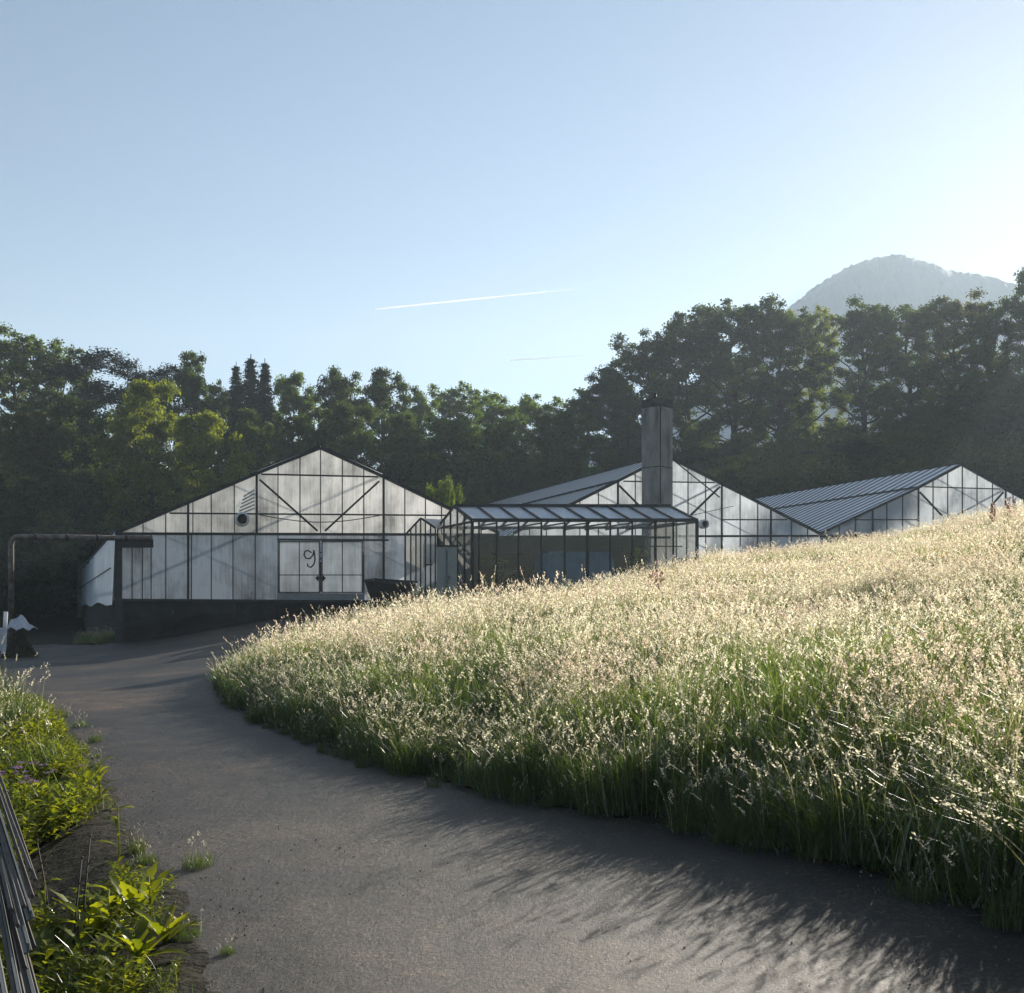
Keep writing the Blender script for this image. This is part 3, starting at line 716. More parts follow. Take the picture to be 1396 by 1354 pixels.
# --- grey cabinet beside the annex door
a = pix(609, 803, 37.0); zg = gh(a.x, a.y)
r_ = empty('utility_cabinet', (a.x, a.y, zg), R(8)); tag(r_, 'grey upright utility cabinet standing against the annex gable end', 'cabinet')
hc = pix(609, 746, 37.0).z - zg
g = MB(); g.box((0, 0, hc / 2), .66, .40, hc); g.build('cabinet_body', M['paintgrey'], r_)
g = MB(); g.box((0, 0, hc + .03), .74, .48, .05); g.build('cabinet_lid', M['steel'], r_)
for sx in (-.165, .165):
    g = MB(); g.box((sx, -.212, hc / 2 + .02), .31, .02, hc - .16)
    dd = g.build('cabinet_door', M['paintgrey'], r_)
    if sx > 0:
        g = MB(); g.box((sx - .10, -.235, hc * .5), .03, .03, .12); g.build('handle', M['black'], dd)
g = MB(); g.tube([(-.02, -.25, 0), (-.02, -.25, hc - .1)], .028, 8); g.build('conduit', M['alu'], r_)

# --- dark tipping skip
a = pix(533, 812, 37.6); zg = gh(a.x, a.y)
r_ = empty('tipping_skip', (a.x, a.y, zg), R(-4)); tag(r_, 'black open tipping skip on the verge beside the greenhouse doors', 'skip')
zr = pix(533, 792, 37.6).z - zg
g = MB(); T, B = (.82, .5), (.50, .32); z0, z1 = .12, zr; tk = .04
outer = [(-B[0], -B[1], z0), (B[0], -B[1], z0), (B[0], B[1], z0), (-B[0], B[1], z0), (-T[0], -T[1], z1), (T[0], -T[1], z1 - .12), (T[0], T[1], z1 - .02), (-T[0] + .1, T[1], z1 + .08)]
inn = [(x * .93, y * .9, (z if z > .2 else z + .04)) for x, y, z in outer]
g.add(outer + inn, ((3, 2, 1, 0), (0, 1, 5, 4), (1, 2, 6, 5), (2, 3, 7, 6), (3, 0, 4, 7), (8, 9, 10, 11), (12, 13, 9, 8), (13, 14, 10, 9), (14, 15, 11, 10), (15, 12, 8, 11), (4, 5, 13, 12), (5, 6, 14, 13), (6, 7, 15, 14), (7, 4, 12, 15)))
g.build('skip_body', M['black'], r_)
for x in (-.35, .35):
    g = MB(); g.box((x, 0, .07), .12, .7, .12); g.box((x, -.3, -.05), .1, .1, .2); g.box((x, .3, -.05), .1, .1, .2); g.build('skid', M['black'], r_)
g = MB(); pts = [Vector(outer[i]) for i in (4, 5, 6, 7, 4)]
for p, q in zip(pts, pts[1:]): g.bar(p + up * .0, q + up * .0, .06, .05)
g.build('rim', M['steel'], r_)

# --- bits at the left edge: pale upright board and crumpled sheeting
a = pix(5, 885, 30); zg = gh(a.x, a.y)
g = MB(); g.box((0, 0, .55), .10, .05, 1.15); g.box((-.30, .1, .35), .44, .04, .62)
o = g.build('leaning_board', M['plastic']); o.location = (a.x, a.y, max(zg, a.z) - .1); o.rotation_euler = (R(4), R(5), 0); tag(o, 'pale board standing upright at the edge of the yard', 'board')
a = pix(27, 853, 36); zg = gh(a.x, a.y)
vv = []; nn = 22
for j in range(nn):
    for i in range(nn):
        u_, w_ = i / (nn - 1) * 2 - 1, j / (nn - 1) * 2 - 1; rr = max(0, 1 - (u_ * u_ + w_ * w_) ** .8)
        vv.append((u_ * .42 + random.uniform(-.02, .02), w_ * .4 + random.uniform(-.02, .02), rr * .42 + .05 * math.sin(u_ * 7 + w_ * 3) + random.uniform(-.02, .02)))
I = np.arange(nn * nn).reshape(nn, nn)
o = npmesh('crumpled_tarp', vv, np.stack([I[:-1, :-1], I[:-1, 1:], I[1:, 1:], I[1:, :-1]], -1).reshape(-1, 4), M['plastic'], smooth=True); o.location = (a.x, a.y, max(zg, a.z - .1)); tag(o, 'heap of crumpled white plastic sheeting under the heating pipe', 'plastic sheet')
top_ = max(zg, a.z - .1) - zg + .1; vv = []
for j in range(20):
    for i in range(20):
        u_, w_ = i / 9.5 - 1, j / 9.5 - 1; vv.append((u_ * .75 + random.uniform(-.02, .02), w_ * .7 + random.uniform(-.03, .03), -.1 + top_ * math.exp(-(u_ * u_ + w_ * w_) * 3.2) * random.uniform(.88, 1.06)))
I = np.arange(400).reshape(20, 20)
ob = npmesh('compost_heap', vv, np.stack([I[:-1, :-1], I[:-1, 1:], I[1:, 1:], I[1:, :-1]], -1).reshape(-1, 4), M['ground']); ob.location = (a.x, a.y, zg); tag(ob, 'dark compost heap carrying the crumpled white plastic sheeting', 'heap')

# --- stack of long laths along the verge
ld = Vector((-.49, 1, 0)).normalized(); ls_ = Vector((ld.y, -ld.x, 0))
r_ = random.Random(5)
base = Vector((-2.38, 5.2, 0)) 
spec = [(48, 1200, .34, 'wood', 0), (44, 1222, .31, 'wood', 0), (41, 1186, .37, 'wood', 0), (42, 1253, .30, 'alu', 0), (38, 1298, .25, 'alu', 0), (33, 1236, .34, 'wood', 0),
        (47, 1350, .12, 'wood', 1), (40, 1354, .16, 'alu', 1), (30, 1354, .19, 'wood', 1), (20, 1354, .22, 'alu', 1), (9, 1354, .25, 'wood', 1), (-2, 1330, .28, 'alu', 1), (52, 1354, .05, 'wood', 1), (24, 1262, .31, 'wood', 0), (46, 1290, .20, 'wood', 0), (15, 1240, .33, 'wood', 0), (34, 1320, .20, 'wood', 0)]
names = {'wood': 'wooden_lath', 'alu': 'metal_lath'}
ordn = ['lowest', 'second lowest', 'third', 'fourth', 'fifth', 'sixth', 'seventh', 'eighth', 'ninth', 'tenth', 'eleventh', 'twelfth', 'thirteenth', 'fourteenth', 'fifteenth', 'second from the top', 'topmost']
order = sorted(range(17), key=lambda i: spec[i][2])
for i, (px, py, z_, kd, more) in enumerate(spec):
    Y_ = (CAMZ - z_) * F / (py - HOR); c0 = Vector(((px - 698) / F * Y_, Y_, z_)); s0 = -1.6 * more; s1 = r_.uniform(9.5, 11.5)
    dd_ = Vector((-.522 + r_.uniform(-.004, .004), 1, r_.uniform(-.003, .003))).normalized(); wob = r_.uniform(-.012, .012); k = 8; g = MB()
    pts = [c0 + dd_ * (s0 + (s1 - s0) * t / k) + ls_ * (wob * math.sin(t * .7)) + up * (-.012 * math.sin(math.pi * t / k)) for t in range(k + 1)]
    for p, q in zip(pts, pts[1:]):
        g.bar(p, q, .032 if kd == 'alu' else .016, .008 if kd == 'alu' else .016, (ls_ + up * .5).normalized())
        if kd == 'alu': g.bar(p + up * .02, q + up * .02, .008, .03, ls_)
    o = g.build(names[kd], M['alu'] if kd == 'alu' else M['wood'], None, origin=pts[0])
    tag(o, f"long {'bare metal' if kd == 'alu' else 'weathered wooden'} lath, {ordn[order.index(i)]} in the pile beside the path", 'lath', 'laths piled beside the path')
base = Vector((-2.3, 5.2, 0))
for j, s_ in enumerate((.4, 2.6, 5.0)):
    g = MB(); p = base + ld * s_; zz = gh(p.x - .3, p.y)
    g.bar(p + ls_ * .06 + up * (zz), p + ls_ * -.62 + up * zz, .10, .10); g.bar(p + ls_ * -.62 + up * zz, p + ls_ * -.62 + up * .30, .08, .08); g.bar(p + ls_ * .04 + up * (zz + .05), p + ls_ * -.62 + up * .30, .06, .06)
    o = g.build('trestle', M['wood'], None, origin=p); tag(o, f"wooden trestle propping the pile of laths, {['nearest the camera', 'middle one', 'farthest one'][j]}", 'trestle', 'trestles under the laths')

# ------------------------------------------------------------------ trees
def cards(C, size, up_bias=.5, aspect=.6):
    """leaf-sized quads around centres C"""
    n = len(C); a = rng.normal(size=(n, 3)); a[:, 2] *= .6; a /= np.linalg.norm(a, axis=1)[:, None]
    b = rng.normal(size=(n, 3)); b[:, 2] *= .6; b -= (b * a).sum(1)[:, None] * a; b /= np.linalg.norm(b, axis=1)[:, None]
    s = (size * rng.uniform(.6, 1.35, n))[:, None]
    bend = np.cross(a, b) * s * .25
    V = np.stack([C - a * s, C - b * s * aspect + bend, C + a * s, C + b * s * aspect + bend], 1).reshape(-1, 3)
    return V, np.arange(4 * n).reshape(-1, 4)
def broad_tree(seed, H=20, cw=5.2, z0=.18, nl=15, dens=1.0, droop=0, leaf=.16, top=1.0, blob=1.15):
    global rng
    r_ = random.Random(seed); rng = np.random.default_rng(seed)
    tk = MB(); cl = []
    tp = [Vector((0, 0, -.6))]
    for i in range(1, 9):
        tp.append(Vector((r_.uniform(-.25, .25) * i * .4, r_.uniform(-.25, .25) * i * .4, H * .86 * i / 8)))
    tk.tube(tp, [.42 * (1 - i / 9.5) for i in range(9)], 8)
    def at(t): f = t * 8; i = min(int(f), 7); return tp[i].lerp(tp[i + 1], f - i)
    for i in range(nl):
        t = z0 + (1 - z0) * (i + r_.random() * .6) / nl * .93
        an = i * 2.4 + r_.uniform(-.4, .4); p = at(min(t * 1.02, .99))
        rel = (t - z0) / (1 - z0); R_ = cw * (math.sin(math.pi * min(1, .22 + rel * .80)) ** .7) * r_.uniform(.72, 1.12)
        rise = R_ * (.35 + .75 * rel)
        pts = [p]; k = 5
        for j in range(1, k + 1):
            s = j / k
            pts.append(p + Vector((math.cos(an) * R_ * s, math.sin(an) * R_ * s, rise * s ** 1.3 - droop * s * s * R_)) + Vector((r_.uniform(-.3, .3), r_.uniform(-.3, .3), r_.uniform(-.2, .3))) * s)
        tk.tube(pts, [.16 * (1 - .75 * j / k) * (1.2 - rel * .7) for j in range(k + 1)], 5)
        for j in range(2, k + 1):
            for q in range(2):
                e = pts[j] + Vector((r_.gauss(0, 1.0), r_.gauss(0, 1.0), r_.uniform(-.5, 1.4)))
                if r_.random() < .55: tk.tube([pts[j], e], [.05, .02], 4, cap=False)
                cl.append((e, r_.uniform(.6, 1.15) * blob))
    for _ in range(5): cl.append((at(.98) + Vector((r_.gauss(0, .8), r_.gauss(0, .8), H * .07 + r_.uniform(-.5, 1.2) * top)), r_.uniform(.6, 1.0) * blob))
    P = []
    for c, rad in cl:
        m = int(225 * dens * rad * rad)
        d = rng.normal(size=(m, 3)); d /= np.linalg.norm(d, axis=1)[:, None]; rr = rad * np.minimum(np.abs(rng.normal(0, .62, m)), 1.05 * rng.random(m) ** .2)
        q = d * rr[:, None] * np.array([1.1, 1.1, .66]); P.append(q + np.array(c))
    P = np.concatenate(P); V, Fq = cards(P, leaf)
    zmax = V[:, 2].max()
    return tk, V, Fq, zmax
def conifer(seed, H=20, cw=2.6, kind='spruce'):
    global rng
    r_ = random.Random(seed); rng = np.random.default_rng(seed); tk = MB(); P = []
    tk.tube([(0, 0, -.5), (.1, 0, H * .5), (0, 0, H)], [.3, .18, .03], 7)
    if kind == 'spruce':
        z = H * .15
        while z < H * .985:
            rel = (z - H * .15) / (H * .85); Rr = cw * (1 - rel) ** .85 + .12
            for k in range(9):
                an = r_.random() * 6.28; rl = Rr * r_.uniform(.75, 1.15); m = int(20 + rl * 60)
                s = rng.random(m) ** .8
                x = np.cos(an) * rl * s; y = np.sin(an) * rl * s; zz = z - rl * .35 * s + rng.normal(0, .1, m) - .15 * rng.random(m)
                w = rng.normal(0, .18, m) * (.3 + s); P.append(np.stack([x - np.sin(an) * w, y + np.cos(an) * w, zz], 1))
                if rl > .8: tk.tube([(0, 0, z), (math.cos(an) * rl * .8, math.sin(an) * rl * .8, z - rl * .28)], [.035, .01], 4, cap=False)
            z += .42
        lf = .12
    else:
        for i in range(26):
            z = H * (.45 + .53 * i / 26); an = r_.random() * 6.28; rl = cw * r_.uniform(.5, 1.25) * (1.1 - .6 * i / 26)
            e = Vector((math.cos(an) * rl, math.sin(an) * rl, z + r_.uniform(.1, .9))); tk.tube([(0, 0, z), e * .5 + Vector((0, 0, z * .5)), e], [.08, .05, .02], 5, cap=False)
            for f in (1, .6):
                c = Vector((0, 0, z)).lerp(e, f); m = 230; d = rng.normal(size=(m, 3)) * np.array([.62, .62, .2]); P.append(d + np.array(c))
        lf = .15
    P = np.concatenate(P); V, Fq = cards(P, lf, aspect=.4)
    return tk, V, Fq, V[:, 2].max()
protos = {}
def proto(key, data, matname):
    tk, V, Fq, zm = data
    tme = tk.build('trunk', M['bark']); tme_d = tme.data; bpy.data.objects.remove(tme)
    co = npmesh('crown', V, Fq, M[matname], link=False); protos[key] = (tme_d, co.data, zm); bpy.data.objects.remove(co)
proto('b0', broad_tree(21, cw=5.0, nl=17, dens=1.25), 'leaf')
proto('b1', broad_tree(22, cw=6.0, nl=19, dens=1.15, blob=1.25), 'leaf')
proto('b2', broad_tree(23, cw=4.2, nl=16, dens=1.3), 'leaf')
proto('b3', broad_tree(24, cw=5.4, nl=26, dens=1.0, leaf=.155, z0=.10, blob=1.02), 'leaf')       # airy
proto('b4', broad_tree(25, cw=5.3, nl=25, dens=.95, leaf=.155, z0=.14, blob=1.0), 'leaf')  # airy with bare trunk
proto('b5', broad_tree(26, cw=6.2, nl=20, dens=1.4, z0=.06, blob=1.35), 'leaf')  # full to the ground
proto('sp', conifer(31), 'needle'); proto('pi', conifer(32, cw=3.0, kind='pine'), 'needle')
proto('shrub', broad_tree(27, H=8, cw=5.0, nl=16, dens=1.2, z0=.03, leaf=.12, blob=1.1), 'leaf')
proto('shrub2', broad_tree(28, H=8, cw=4.0, nl=14, dens=1.1, z0=.03, leaf=.12, blob=1.1), 'leaf')
def tree(kind, px, topy, Y, wpx, tint, label, name=None, cat='tree', group='trees around the nursery', rz=None):
    tm, cm, zm = protos[kind]; X = (px - 698) / F * Y; g_ = gh(X, Y); top = CAMZ + (HOR - topy) / F * Y; h = top - g_
    half = {'b0': 6.4, 'b1': 7.3, 'b2': 5.5, 'b3': 5.9, 'b4': 5.8, 'b5': 7.6, 'sp': 1.5, 'pi': 2.7, 'shrub': 6.0, 'shrub2': 5.0}[kind]
    sz = h / zm; sx = (wpx / 2 / F * Y) / half
    r_ = empty(name or ('spruce_tree' if kind == 'sp' else 'pine_tree' if kind == 'pi' else 'shrub' if cat == 'shrub' else 'broadleaf_tree'), (X, Y, g_), random.random() * 6.28 if rz is None else rz)
    r_.scale = (sx, sx, sz)
    t = bpy.data.objects.new('trunk', tm); c = bpy.data.objects.new('crown', cm)
    for o in (t, c): COL.objects.link(o); o.parent = r_
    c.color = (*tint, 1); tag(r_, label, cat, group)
    return r_
G_, YL, DK, GR, BR = (.8, .88, .85), (2.7, 2.2, .8), (.34, .42, .46), (1.5, 1.6, 1.4), (1.4, 1.0, .6)  # YL has sunlight put into the leaf colour, GR has haze put in
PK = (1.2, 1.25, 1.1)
trees = [
 # left ridge line, far row
 ('b4', 22, 446, 112, 130, PK, 'airy pale broadleaf at the very left end of the treeline'),
 ('b3', 78, 462, 110, 110, PK, 'thin topped broadleaf between the leftmost airy tree and the dark pine'),
 ('pi', 118, 470, 100, 80, DK, 'dark broad pine near the left end of the treeline'),
 ('pi', 174, 484, 104, 55, DK, 'dark pine standing left of the pair of slim pines'),
 ('pi', 217, 492, 102, 60, DK, 'dark flat topped pine just left of the round green crown'),
 ('b2', 268, 476, 104, 85, G_, 'tall round green broadleaf between the pines and the spruces'),
 ('b3', 305, 515, 112, 70, G_, 'lower broadleaf filling the dip before the spruces'),
 ('sp', 322, 498, 108, 36, DK, 'leftmost of the three spruces on the ridge'),
 ('sp', 342, 488, 106, 46, DK, 'middle and tallest of the three spruces on the ridge'),
 ('sp', 361, 494, 107, 40, DK, 'rightmost of the three spruces on the ridge'),
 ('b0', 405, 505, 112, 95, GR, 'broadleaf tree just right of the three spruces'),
 ('b1', 462, 502, 110, 110, G_, 'broad crown on the ridge above the wide greenhouse peak'),
 ('b0', 520, 499, 108, 100, G_, 'ridge tree with a pointed tip right of the wide greenhouse peak'),
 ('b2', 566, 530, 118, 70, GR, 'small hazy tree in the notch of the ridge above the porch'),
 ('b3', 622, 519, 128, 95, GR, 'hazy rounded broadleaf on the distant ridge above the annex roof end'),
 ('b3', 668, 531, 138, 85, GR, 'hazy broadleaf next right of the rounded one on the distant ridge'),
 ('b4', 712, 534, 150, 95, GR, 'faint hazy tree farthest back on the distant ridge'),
 ('b3', 752, 540, 150, 90, GR, 'faint hazy tree half hidden behind the slope of the big right wood'),
 # middle rows on the left
 ('b5', 30, 560, 88, 150, BR, 'brownish full tree low at the left edge'),
 ('b1', 105, 540, 90, 140, G_, 'full tree below the dark broad pine'),
 ('b5', 205, 518, 88, 150, YL, 'large sunlit yellow green tree below the flat topped pine'),
 ('b5', 275, 560, 82, 130, YL, 'sunlit yellow green tree stepping down behind the greenhouse rake'),
 ('b0', 338, 555, 92, 90, PK, 'greyish tree below the spruces'),
 ('b1', 400, 562, 88, 110, G_, 'green tree directly behind the left part of the gable peak'),
 ('b5', 470, 548, 90, 130, G_, 'wide tree directly behind the right part of the gable peak'),
 ('b1', 545, 560, 98, 120, G_, 'wide hazy tree behind the right rake of the wide greenhouse'),
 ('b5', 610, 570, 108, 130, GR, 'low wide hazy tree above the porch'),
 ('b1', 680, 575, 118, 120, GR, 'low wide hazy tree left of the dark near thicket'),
 # dark wall of trees low at the left
 ('b5', 5, 640, 70, 170, DK, 'dark tree behind the heating pipe leg'),
 ('b5', 60, 625, 110, 130, DK, 'dark tree behind the middle of the heating pipe'),
 ('b5', 160, 640, 114, 130, DK, 'dark tree rising behind the film side wall'),
 # right wood
 ('b0', 800, 530, 136, 110, G_, 'lowest tree stepping up at the left end of the right wood'),
 ('b2', 843, 492, 136, 90, G_, 'second tree stepping up left of the chimney top'),
 ('b3', 885, 452, 141, 130, G_, 'airy tree rising above the chimney'),
 ('b1', 940, 425, 144, 140, G_, 'big crown just right of the chimney'),
 ('b3', 1000, 402, 144, 150, G_, 'tallest rounded crown of the right wood'),
 ('b4', 1062, 412, 141, 120, G_, 'open crown with bare limbs left of the mountain'),
 ('b3', 1108, 416, 147, 90, YL, 'thin yellowish crown in front of the mountain foot'),
 ('b4', 1178, 408, 144, 120, G_, 'open crown under the mountain summit'),
 ('b3', 1240, 410, 147, 130, G_, 'airy crown right of the mountain summit'),
 ('b4', 1300, 400, 142, 120, BR, 'brown tinged crown below the mountain shoulder'),
 ('b3', 1350, 412, 142, 110, G_, 'airy crown next to the tall tree at the right edge'),
 ('b0', 1412, 345, 155, 110, G_, 'tallest tree cut off by the right edge of the picture'),
 ('b5', 850, 605, 124, 140, DK, 'dark full tree directly left of the chimney'),
 ('b5', 955, 612, 130, 150, DK, 'dark full tree right behind the chimney'),
 ('b5', 1060, 618, 136, 150, DK, 'dark full tree behind the ridge of the farthest greenhouse roof'),
 ('b5', 1160, 600, 136, 160, DK, 'dark full tree behind the middle of the striped roof'),
 ('b5', 1265, 550, 133, 150, G_, 'full tree behind the gable of the farthest greenhouse'),
 ('b5', 1370, 505, 127, 150, G_, 'full dark tree low at the right edge behind the farthest greenhouse'),
 # near thicket between the greenhouses
 ('b5', 770, 560, 98, 130, G_, 'leafy tree behind the left slope of the middle greenhouse'),
]
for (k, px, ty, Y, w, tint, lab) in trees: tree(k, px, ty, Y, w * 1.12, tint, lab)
shr = [('shrub', 690, 612, 90, 110, DK, 'dark thicket bush behind the annex roof end'), ('shrub', 735, 600, 92, 110, DK, 'dark bush behind the left slope of the middle greenhouse'),
       ('shrub2', 603, 645, 60, 50, (1.7, 1.7, .9), 'small bright yellow green bush above the porch'), ('shrub2', 650, 655, 86, 60, G_, 'low bush between the bright bush and the dark thicket'),
       ('shrub2', 1090, 655, 105, 110, BR, 'dark shrub behind the valley of the striped roof'), ('b5', 1160, 600, 112, 120, DK, 'broad shrub above the lower end of the striped roof'),
       ('b1', 1235, 590, 116, 120, BR, 'broad shrub above the middle of the striped roof'), ('b5', 1310, 565, 112, 130, G_, 'broad shrub above the farthest gable peak'),
       ('shrub', 1385, 530, 112, 170, DK, 'tall dark shrub at the right edge beside the farthest greenhouse'), ('shrub', 1000, 645, 105, 150, DK, 'dark shrub behind the middle greenhouse peak'),
       ('shrub', 780, 630, 94, 120, G_, 'shrub behind the upper left roof of the middle greenhouse')]
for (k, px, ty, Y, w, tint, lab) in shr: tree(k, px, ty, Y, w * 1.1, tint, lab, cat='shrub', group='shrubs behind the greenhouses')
# wood going on beyond the right edge
for i, (px, ty, Y) in enumerate([(1480, 445, 136), (1545, 430, 140), (1620, 420, 142), (1700, 420, 142), (1780, 410, 140), (1860, 400, 140), (1480, 520, 120), (1600, 520, 124), (1720, 520, 124)]):
    tree('b1' if i % 2 else 'b5', px, ty, Y, 150, G_, 'broadleaf of the wood that goes on past the right edge', group='trees past the right edge')

# scattering by a node group: points -> clumps
def scatter(name, P, rot, scl, idx, coll, kind='stuff', mats=(), tint=None):
    me = bpy.data.meshes.new(name); me.vertices.add(len(P)); me.vertices.foreach_set('co', np.asarray(P, np.float32).ravel())
    for an, ty, dat in (('rot', 'FLOAT_VECTOR', rot), ('scl', 'FLOAT_VECTOR', scl), ('idx', 'INT', idx)):
        at_ = me.attributes.new(an, ty, 'POINT')
        at_.data.foreach_set('vector' if ty == 'FLOAT_VECTOR' else 'value', np.asarray(dat, np.float32 if ty != 'INT' else np.int32).ravel())
    o = bpy.data.objects.new(name, me); COL.objects.link(o)
    ng = bpy.data.node_groups.new(name, 'GeometryNodeTree')
    ng.interface.new_socket('Geometry', in_out='INPUT', socket_type='NodeSocketGeometry'); ng.interface.new_socket('Geometry', in_out='OUTPUT', socket_type='NodeSocketGeometry')
    a = ng.nodes.new('NodeGroupInput'); z = ng.nodes.new('NodeGroupOutput'); ip = ng.nodes.new('GeometryNodeInstanceOnPoints'); ci = ng.nodes.new('GeometryNodeCollectionInfo')
    ci.inputs['Collection'].default_value = coll; ci.inputs['Separate Children'].default_value = True; ci.inputs['Reset Children'].default_value = True
    ip.inputs['Pick Instance'].default_value = True
    def at_n(nm, dt):
        n_ = ng.nodes.new('GeometryNodeInputNamedAttribute'); n_.data_type = dt; n_.inputs[0].default_value = nm; return n_
    r_, s_, i_ = at_n('rot', 'FLOAT_VECTOR'), at_n('scl', 'FLOAT_VECTOR'), at_n('idx', 'INT')
    e2r = ng.nodes.new('FunctionNodeEulerToRotation'); ng.links.new(r_.outputs[0], e2r.inputs[0])
    ng.links.new(a.outputs[0], ip.inputs['Points']); ng.links.new(ci.outputs[0], ip.inputs['Instance'])
    ng.links.new(e2r.outputs[0], ip.inputs['Rotation']); ng.links.new(s_.outputs[0], ip.inputs['Scale']); ng.links.new(i_.outputs[0], ip.inputs['Instance Index'])
    ng.links.new(ip.outputs[0], z.inputs[0])
    md = o.modifiers.new('scatter', 'NODES'); md.node_group = ng
    tag(o, kind=kind); return o
# undergrowth that closes the wood off between the trunks
ug = bpy.data.collections.new('undergrowth_clumps')
for s in range(3):
    rng = np.random.default_rng(60 + s); m = 1500
    d = rng.normal(size=(m, 3)); d /= np.linalg.norm(d, axis=1)[:, None]; d *= (rng.random(m) ** .4)[:, None]
    V, Fq = cards(d * np.array([2.3, 2.3, 2.0]) + np.array([0, 0, 1.3]), .16)
    o = npmesh('undergrowth_%d' % s, V, Fq, M['leaf'], link=False); ug.objects.link(o)
rng = np.random.default_rng(5)
n = 2600; th_ = rng.uniform(-.72, .95, n); Y = rng.uniform(74, 175, n); X = th_ * Y
keep = ~((Y < 104) & (X / Y > -.43) & (X < 0)) & ~((X > -60) & (X < 80) & (Y < 100) & (X / Y > -.33) & (X / Y < .50)); X, Y = X[keep], Y[keep]
Z = base_h(X, Y) + rng.random(len(X)) * np.where(X > 5, 1.0, 5.0)
o = scatter('undergrowth', np.stack([X, Y, Z], 1), np.stack([0 * X, 0 * X, rng.random(len(X)) * 6.28], 1), np.repeat((rng.uniform(.7, 1.7, len(X)) * np.where((X > 5) & (X < 65), .85, 1))[:, None], 3, 1), rng.integers(0, 3, len(X)), ug)
tag(o, 'dark leafy undergrowth filling the wood between the trunks', 'undergrowth')

# ------------------------------------------------------------------ meadow
def ribbon(V, Fc, MI, base, tip_dir, length, width, bend, mi, seg=4, az=None, late=0.0):
    """curved tapering blade; late > 0 keeps it upright and droops the tip"""
    b = len(V); az = az if az is not None else random.random() * 6.28
    side = np.array([math.cos(az), math.sin(az), 0]); p = np.array(base, float); d = np.array(tip_dir, float); d /= np.linalg.norm(d)
    for i in range(seg + 1):
        w = width * (1 - (i / seg) ** 1.6) * .5 + width * .06
        V.append(p - side * w); V.append(p + side * w)
        if i < seg:
            f = (((i + 1) / seg) ** (1 + 3 * late)) * (1 + 2.2 * late)
            d = d + np.array([bend[0], bend[1], -abs(bend[2])]) / seg * f; d /= np.linalg.norm(d); p = p + d * length / seg
    for i in range(seg): Fc.append((b + 2 * i, b + 2 * i + 1, b + 2 * i + 3, b + 2 * i + 2)); MI.append(mi)
    return p, d
def clump(seed, nb_, ns, rad, far=False, short=False, green=0.0, flowers=0, arch=1.0):
    random.seed(seed); V, Fc, MI = [], [], []
    k = 1.9 if far else 1.0
    for _ in range(nb_):
        r_ = rad * math.sqrt(random.random()); a = random.random() * 6.28; an = random.random() * 6.28; t = random.uniform(.02, .5 if short else .30)
        ln = random.uniform(.30, .88) * (.5 if short else 1)
        ribbon(V, Fc, MI, (math.cos(a) * r_, math.sin(a) * r_, -.03), (math.cos(an) * t, math.sin(an) * t, 1), ln, random.uniform(.006, .011) * k, (math.cos(an) * .8, math.sin(an) * .8, .7), 0, 5, late=0 if short else .8)
    for _ in range(ns):
        r_ = rad * math.sqrt(random.random()); a = random.random() * 6.28; an = random.random() * 6.28; t = random.uniform(0, .16)
        ln = random.uniform(.70, 1.12) * (.6 if short else 1)
        p, d = ribbon(V, Fc, MI, (math.cos(a) * r_, math.sin(a) * r_, -.03), (math.cos(an) * t, math.sin(an) * t, 1), ln, .0055 * k, (math.cos(an) * .42 * arch, math.sin(an) * .42 * arch, .30 * arch), 2, 7, late=1.0)
        # panicle: spikelets along the last stretch
        hl = random.uniform(.07, .15); typ = random.random(); nsp = 6 if far else 13
        for j in range(nsp):
            s = j / nsp; c = p + d * hl * (s - .35); sp = (.022 * (1 - s * .8) if typ < .4 else .006)
            q = c + np.array([random.gauss(0, sp), random.gauss(0, sp), random.gauss(0, sp * .5) - .3 * sp])
            l_ = random.uniform(.008, .015) * (1.7 if far else 1.1); w_ = l_ * .42; e = d + np.array([random.gauss(0, .5), random.gauss(0, .5), random.gauss(0, .3)]); e /= np.linalg.norm(e)
            f = np.cross(e, np.array([random.gauss(0, 1), random.gauss(0, 1), random.gauss(0, 1)])); f /= np.linalg.norm(f)
            b = len(V); V += [q - e * l_, q - f * w_, q + e * l_, q + f * w_]; Fc.append((b, b + 1, b + 2, b + 3)); MI.append(1)
    for _ in range(flowers):
        r_ = rad * random.random(); a = random.random() * 6.28
        p, d = ribbon(V, Fc, MI, (math.cos(a) * r_, math.sin(a) * r_, 0), (random.gauss(0, .1), random.gauss(0, .1), 1), random.uniform(.5, .8), .004 * k, (0, 0, .1), 0, 3)
        for j in range(5):
            aa = j * 1.257; e = np.array([math.cos(aa), math.sin(aa), .4]) * .013 * k; f = np.array([-math.sin(aa), math.cos(aa), 0]) * .008 * k
            b = len(V); V += [p, p + e * .6 + f, p + e * 1.2, p + e * .6 - f]; Fc.append((b, b + 1, b + 2, b + 3)); MI.append(3)
    return V, Fc, MI
def make_coll(name, specs):
    c = bpy.data.collections.new(name)
    for i, sp in enumerate(specs):
        pk_ = sp.pop('pink', False); V, Fc, MI = clump(**sp); o = npmesh('%s_%02d' % (name, i), V, Fc, [M['blade'], M['seedpink' if pk_ else 'seed'], M['drystem'], M['yellow']], mi=MI, link=False); c.objects.link(o)
    return c
near = make_coll('meadow_near', [dict(seed=100 + i, nb_=nb, ns=ns, rad=.34, flowers=fl, pink=pk) for i, (nb, ns, fl, pk) in enumerate([(200, 3, 0, False), (220, 8, 0, False), (150, 18, 3, False), (170, 22, 0, True), (150, 26, 0, False), (120, 34, 0, True), (130, 40, 0, False), (110, 46, 0, False)])])
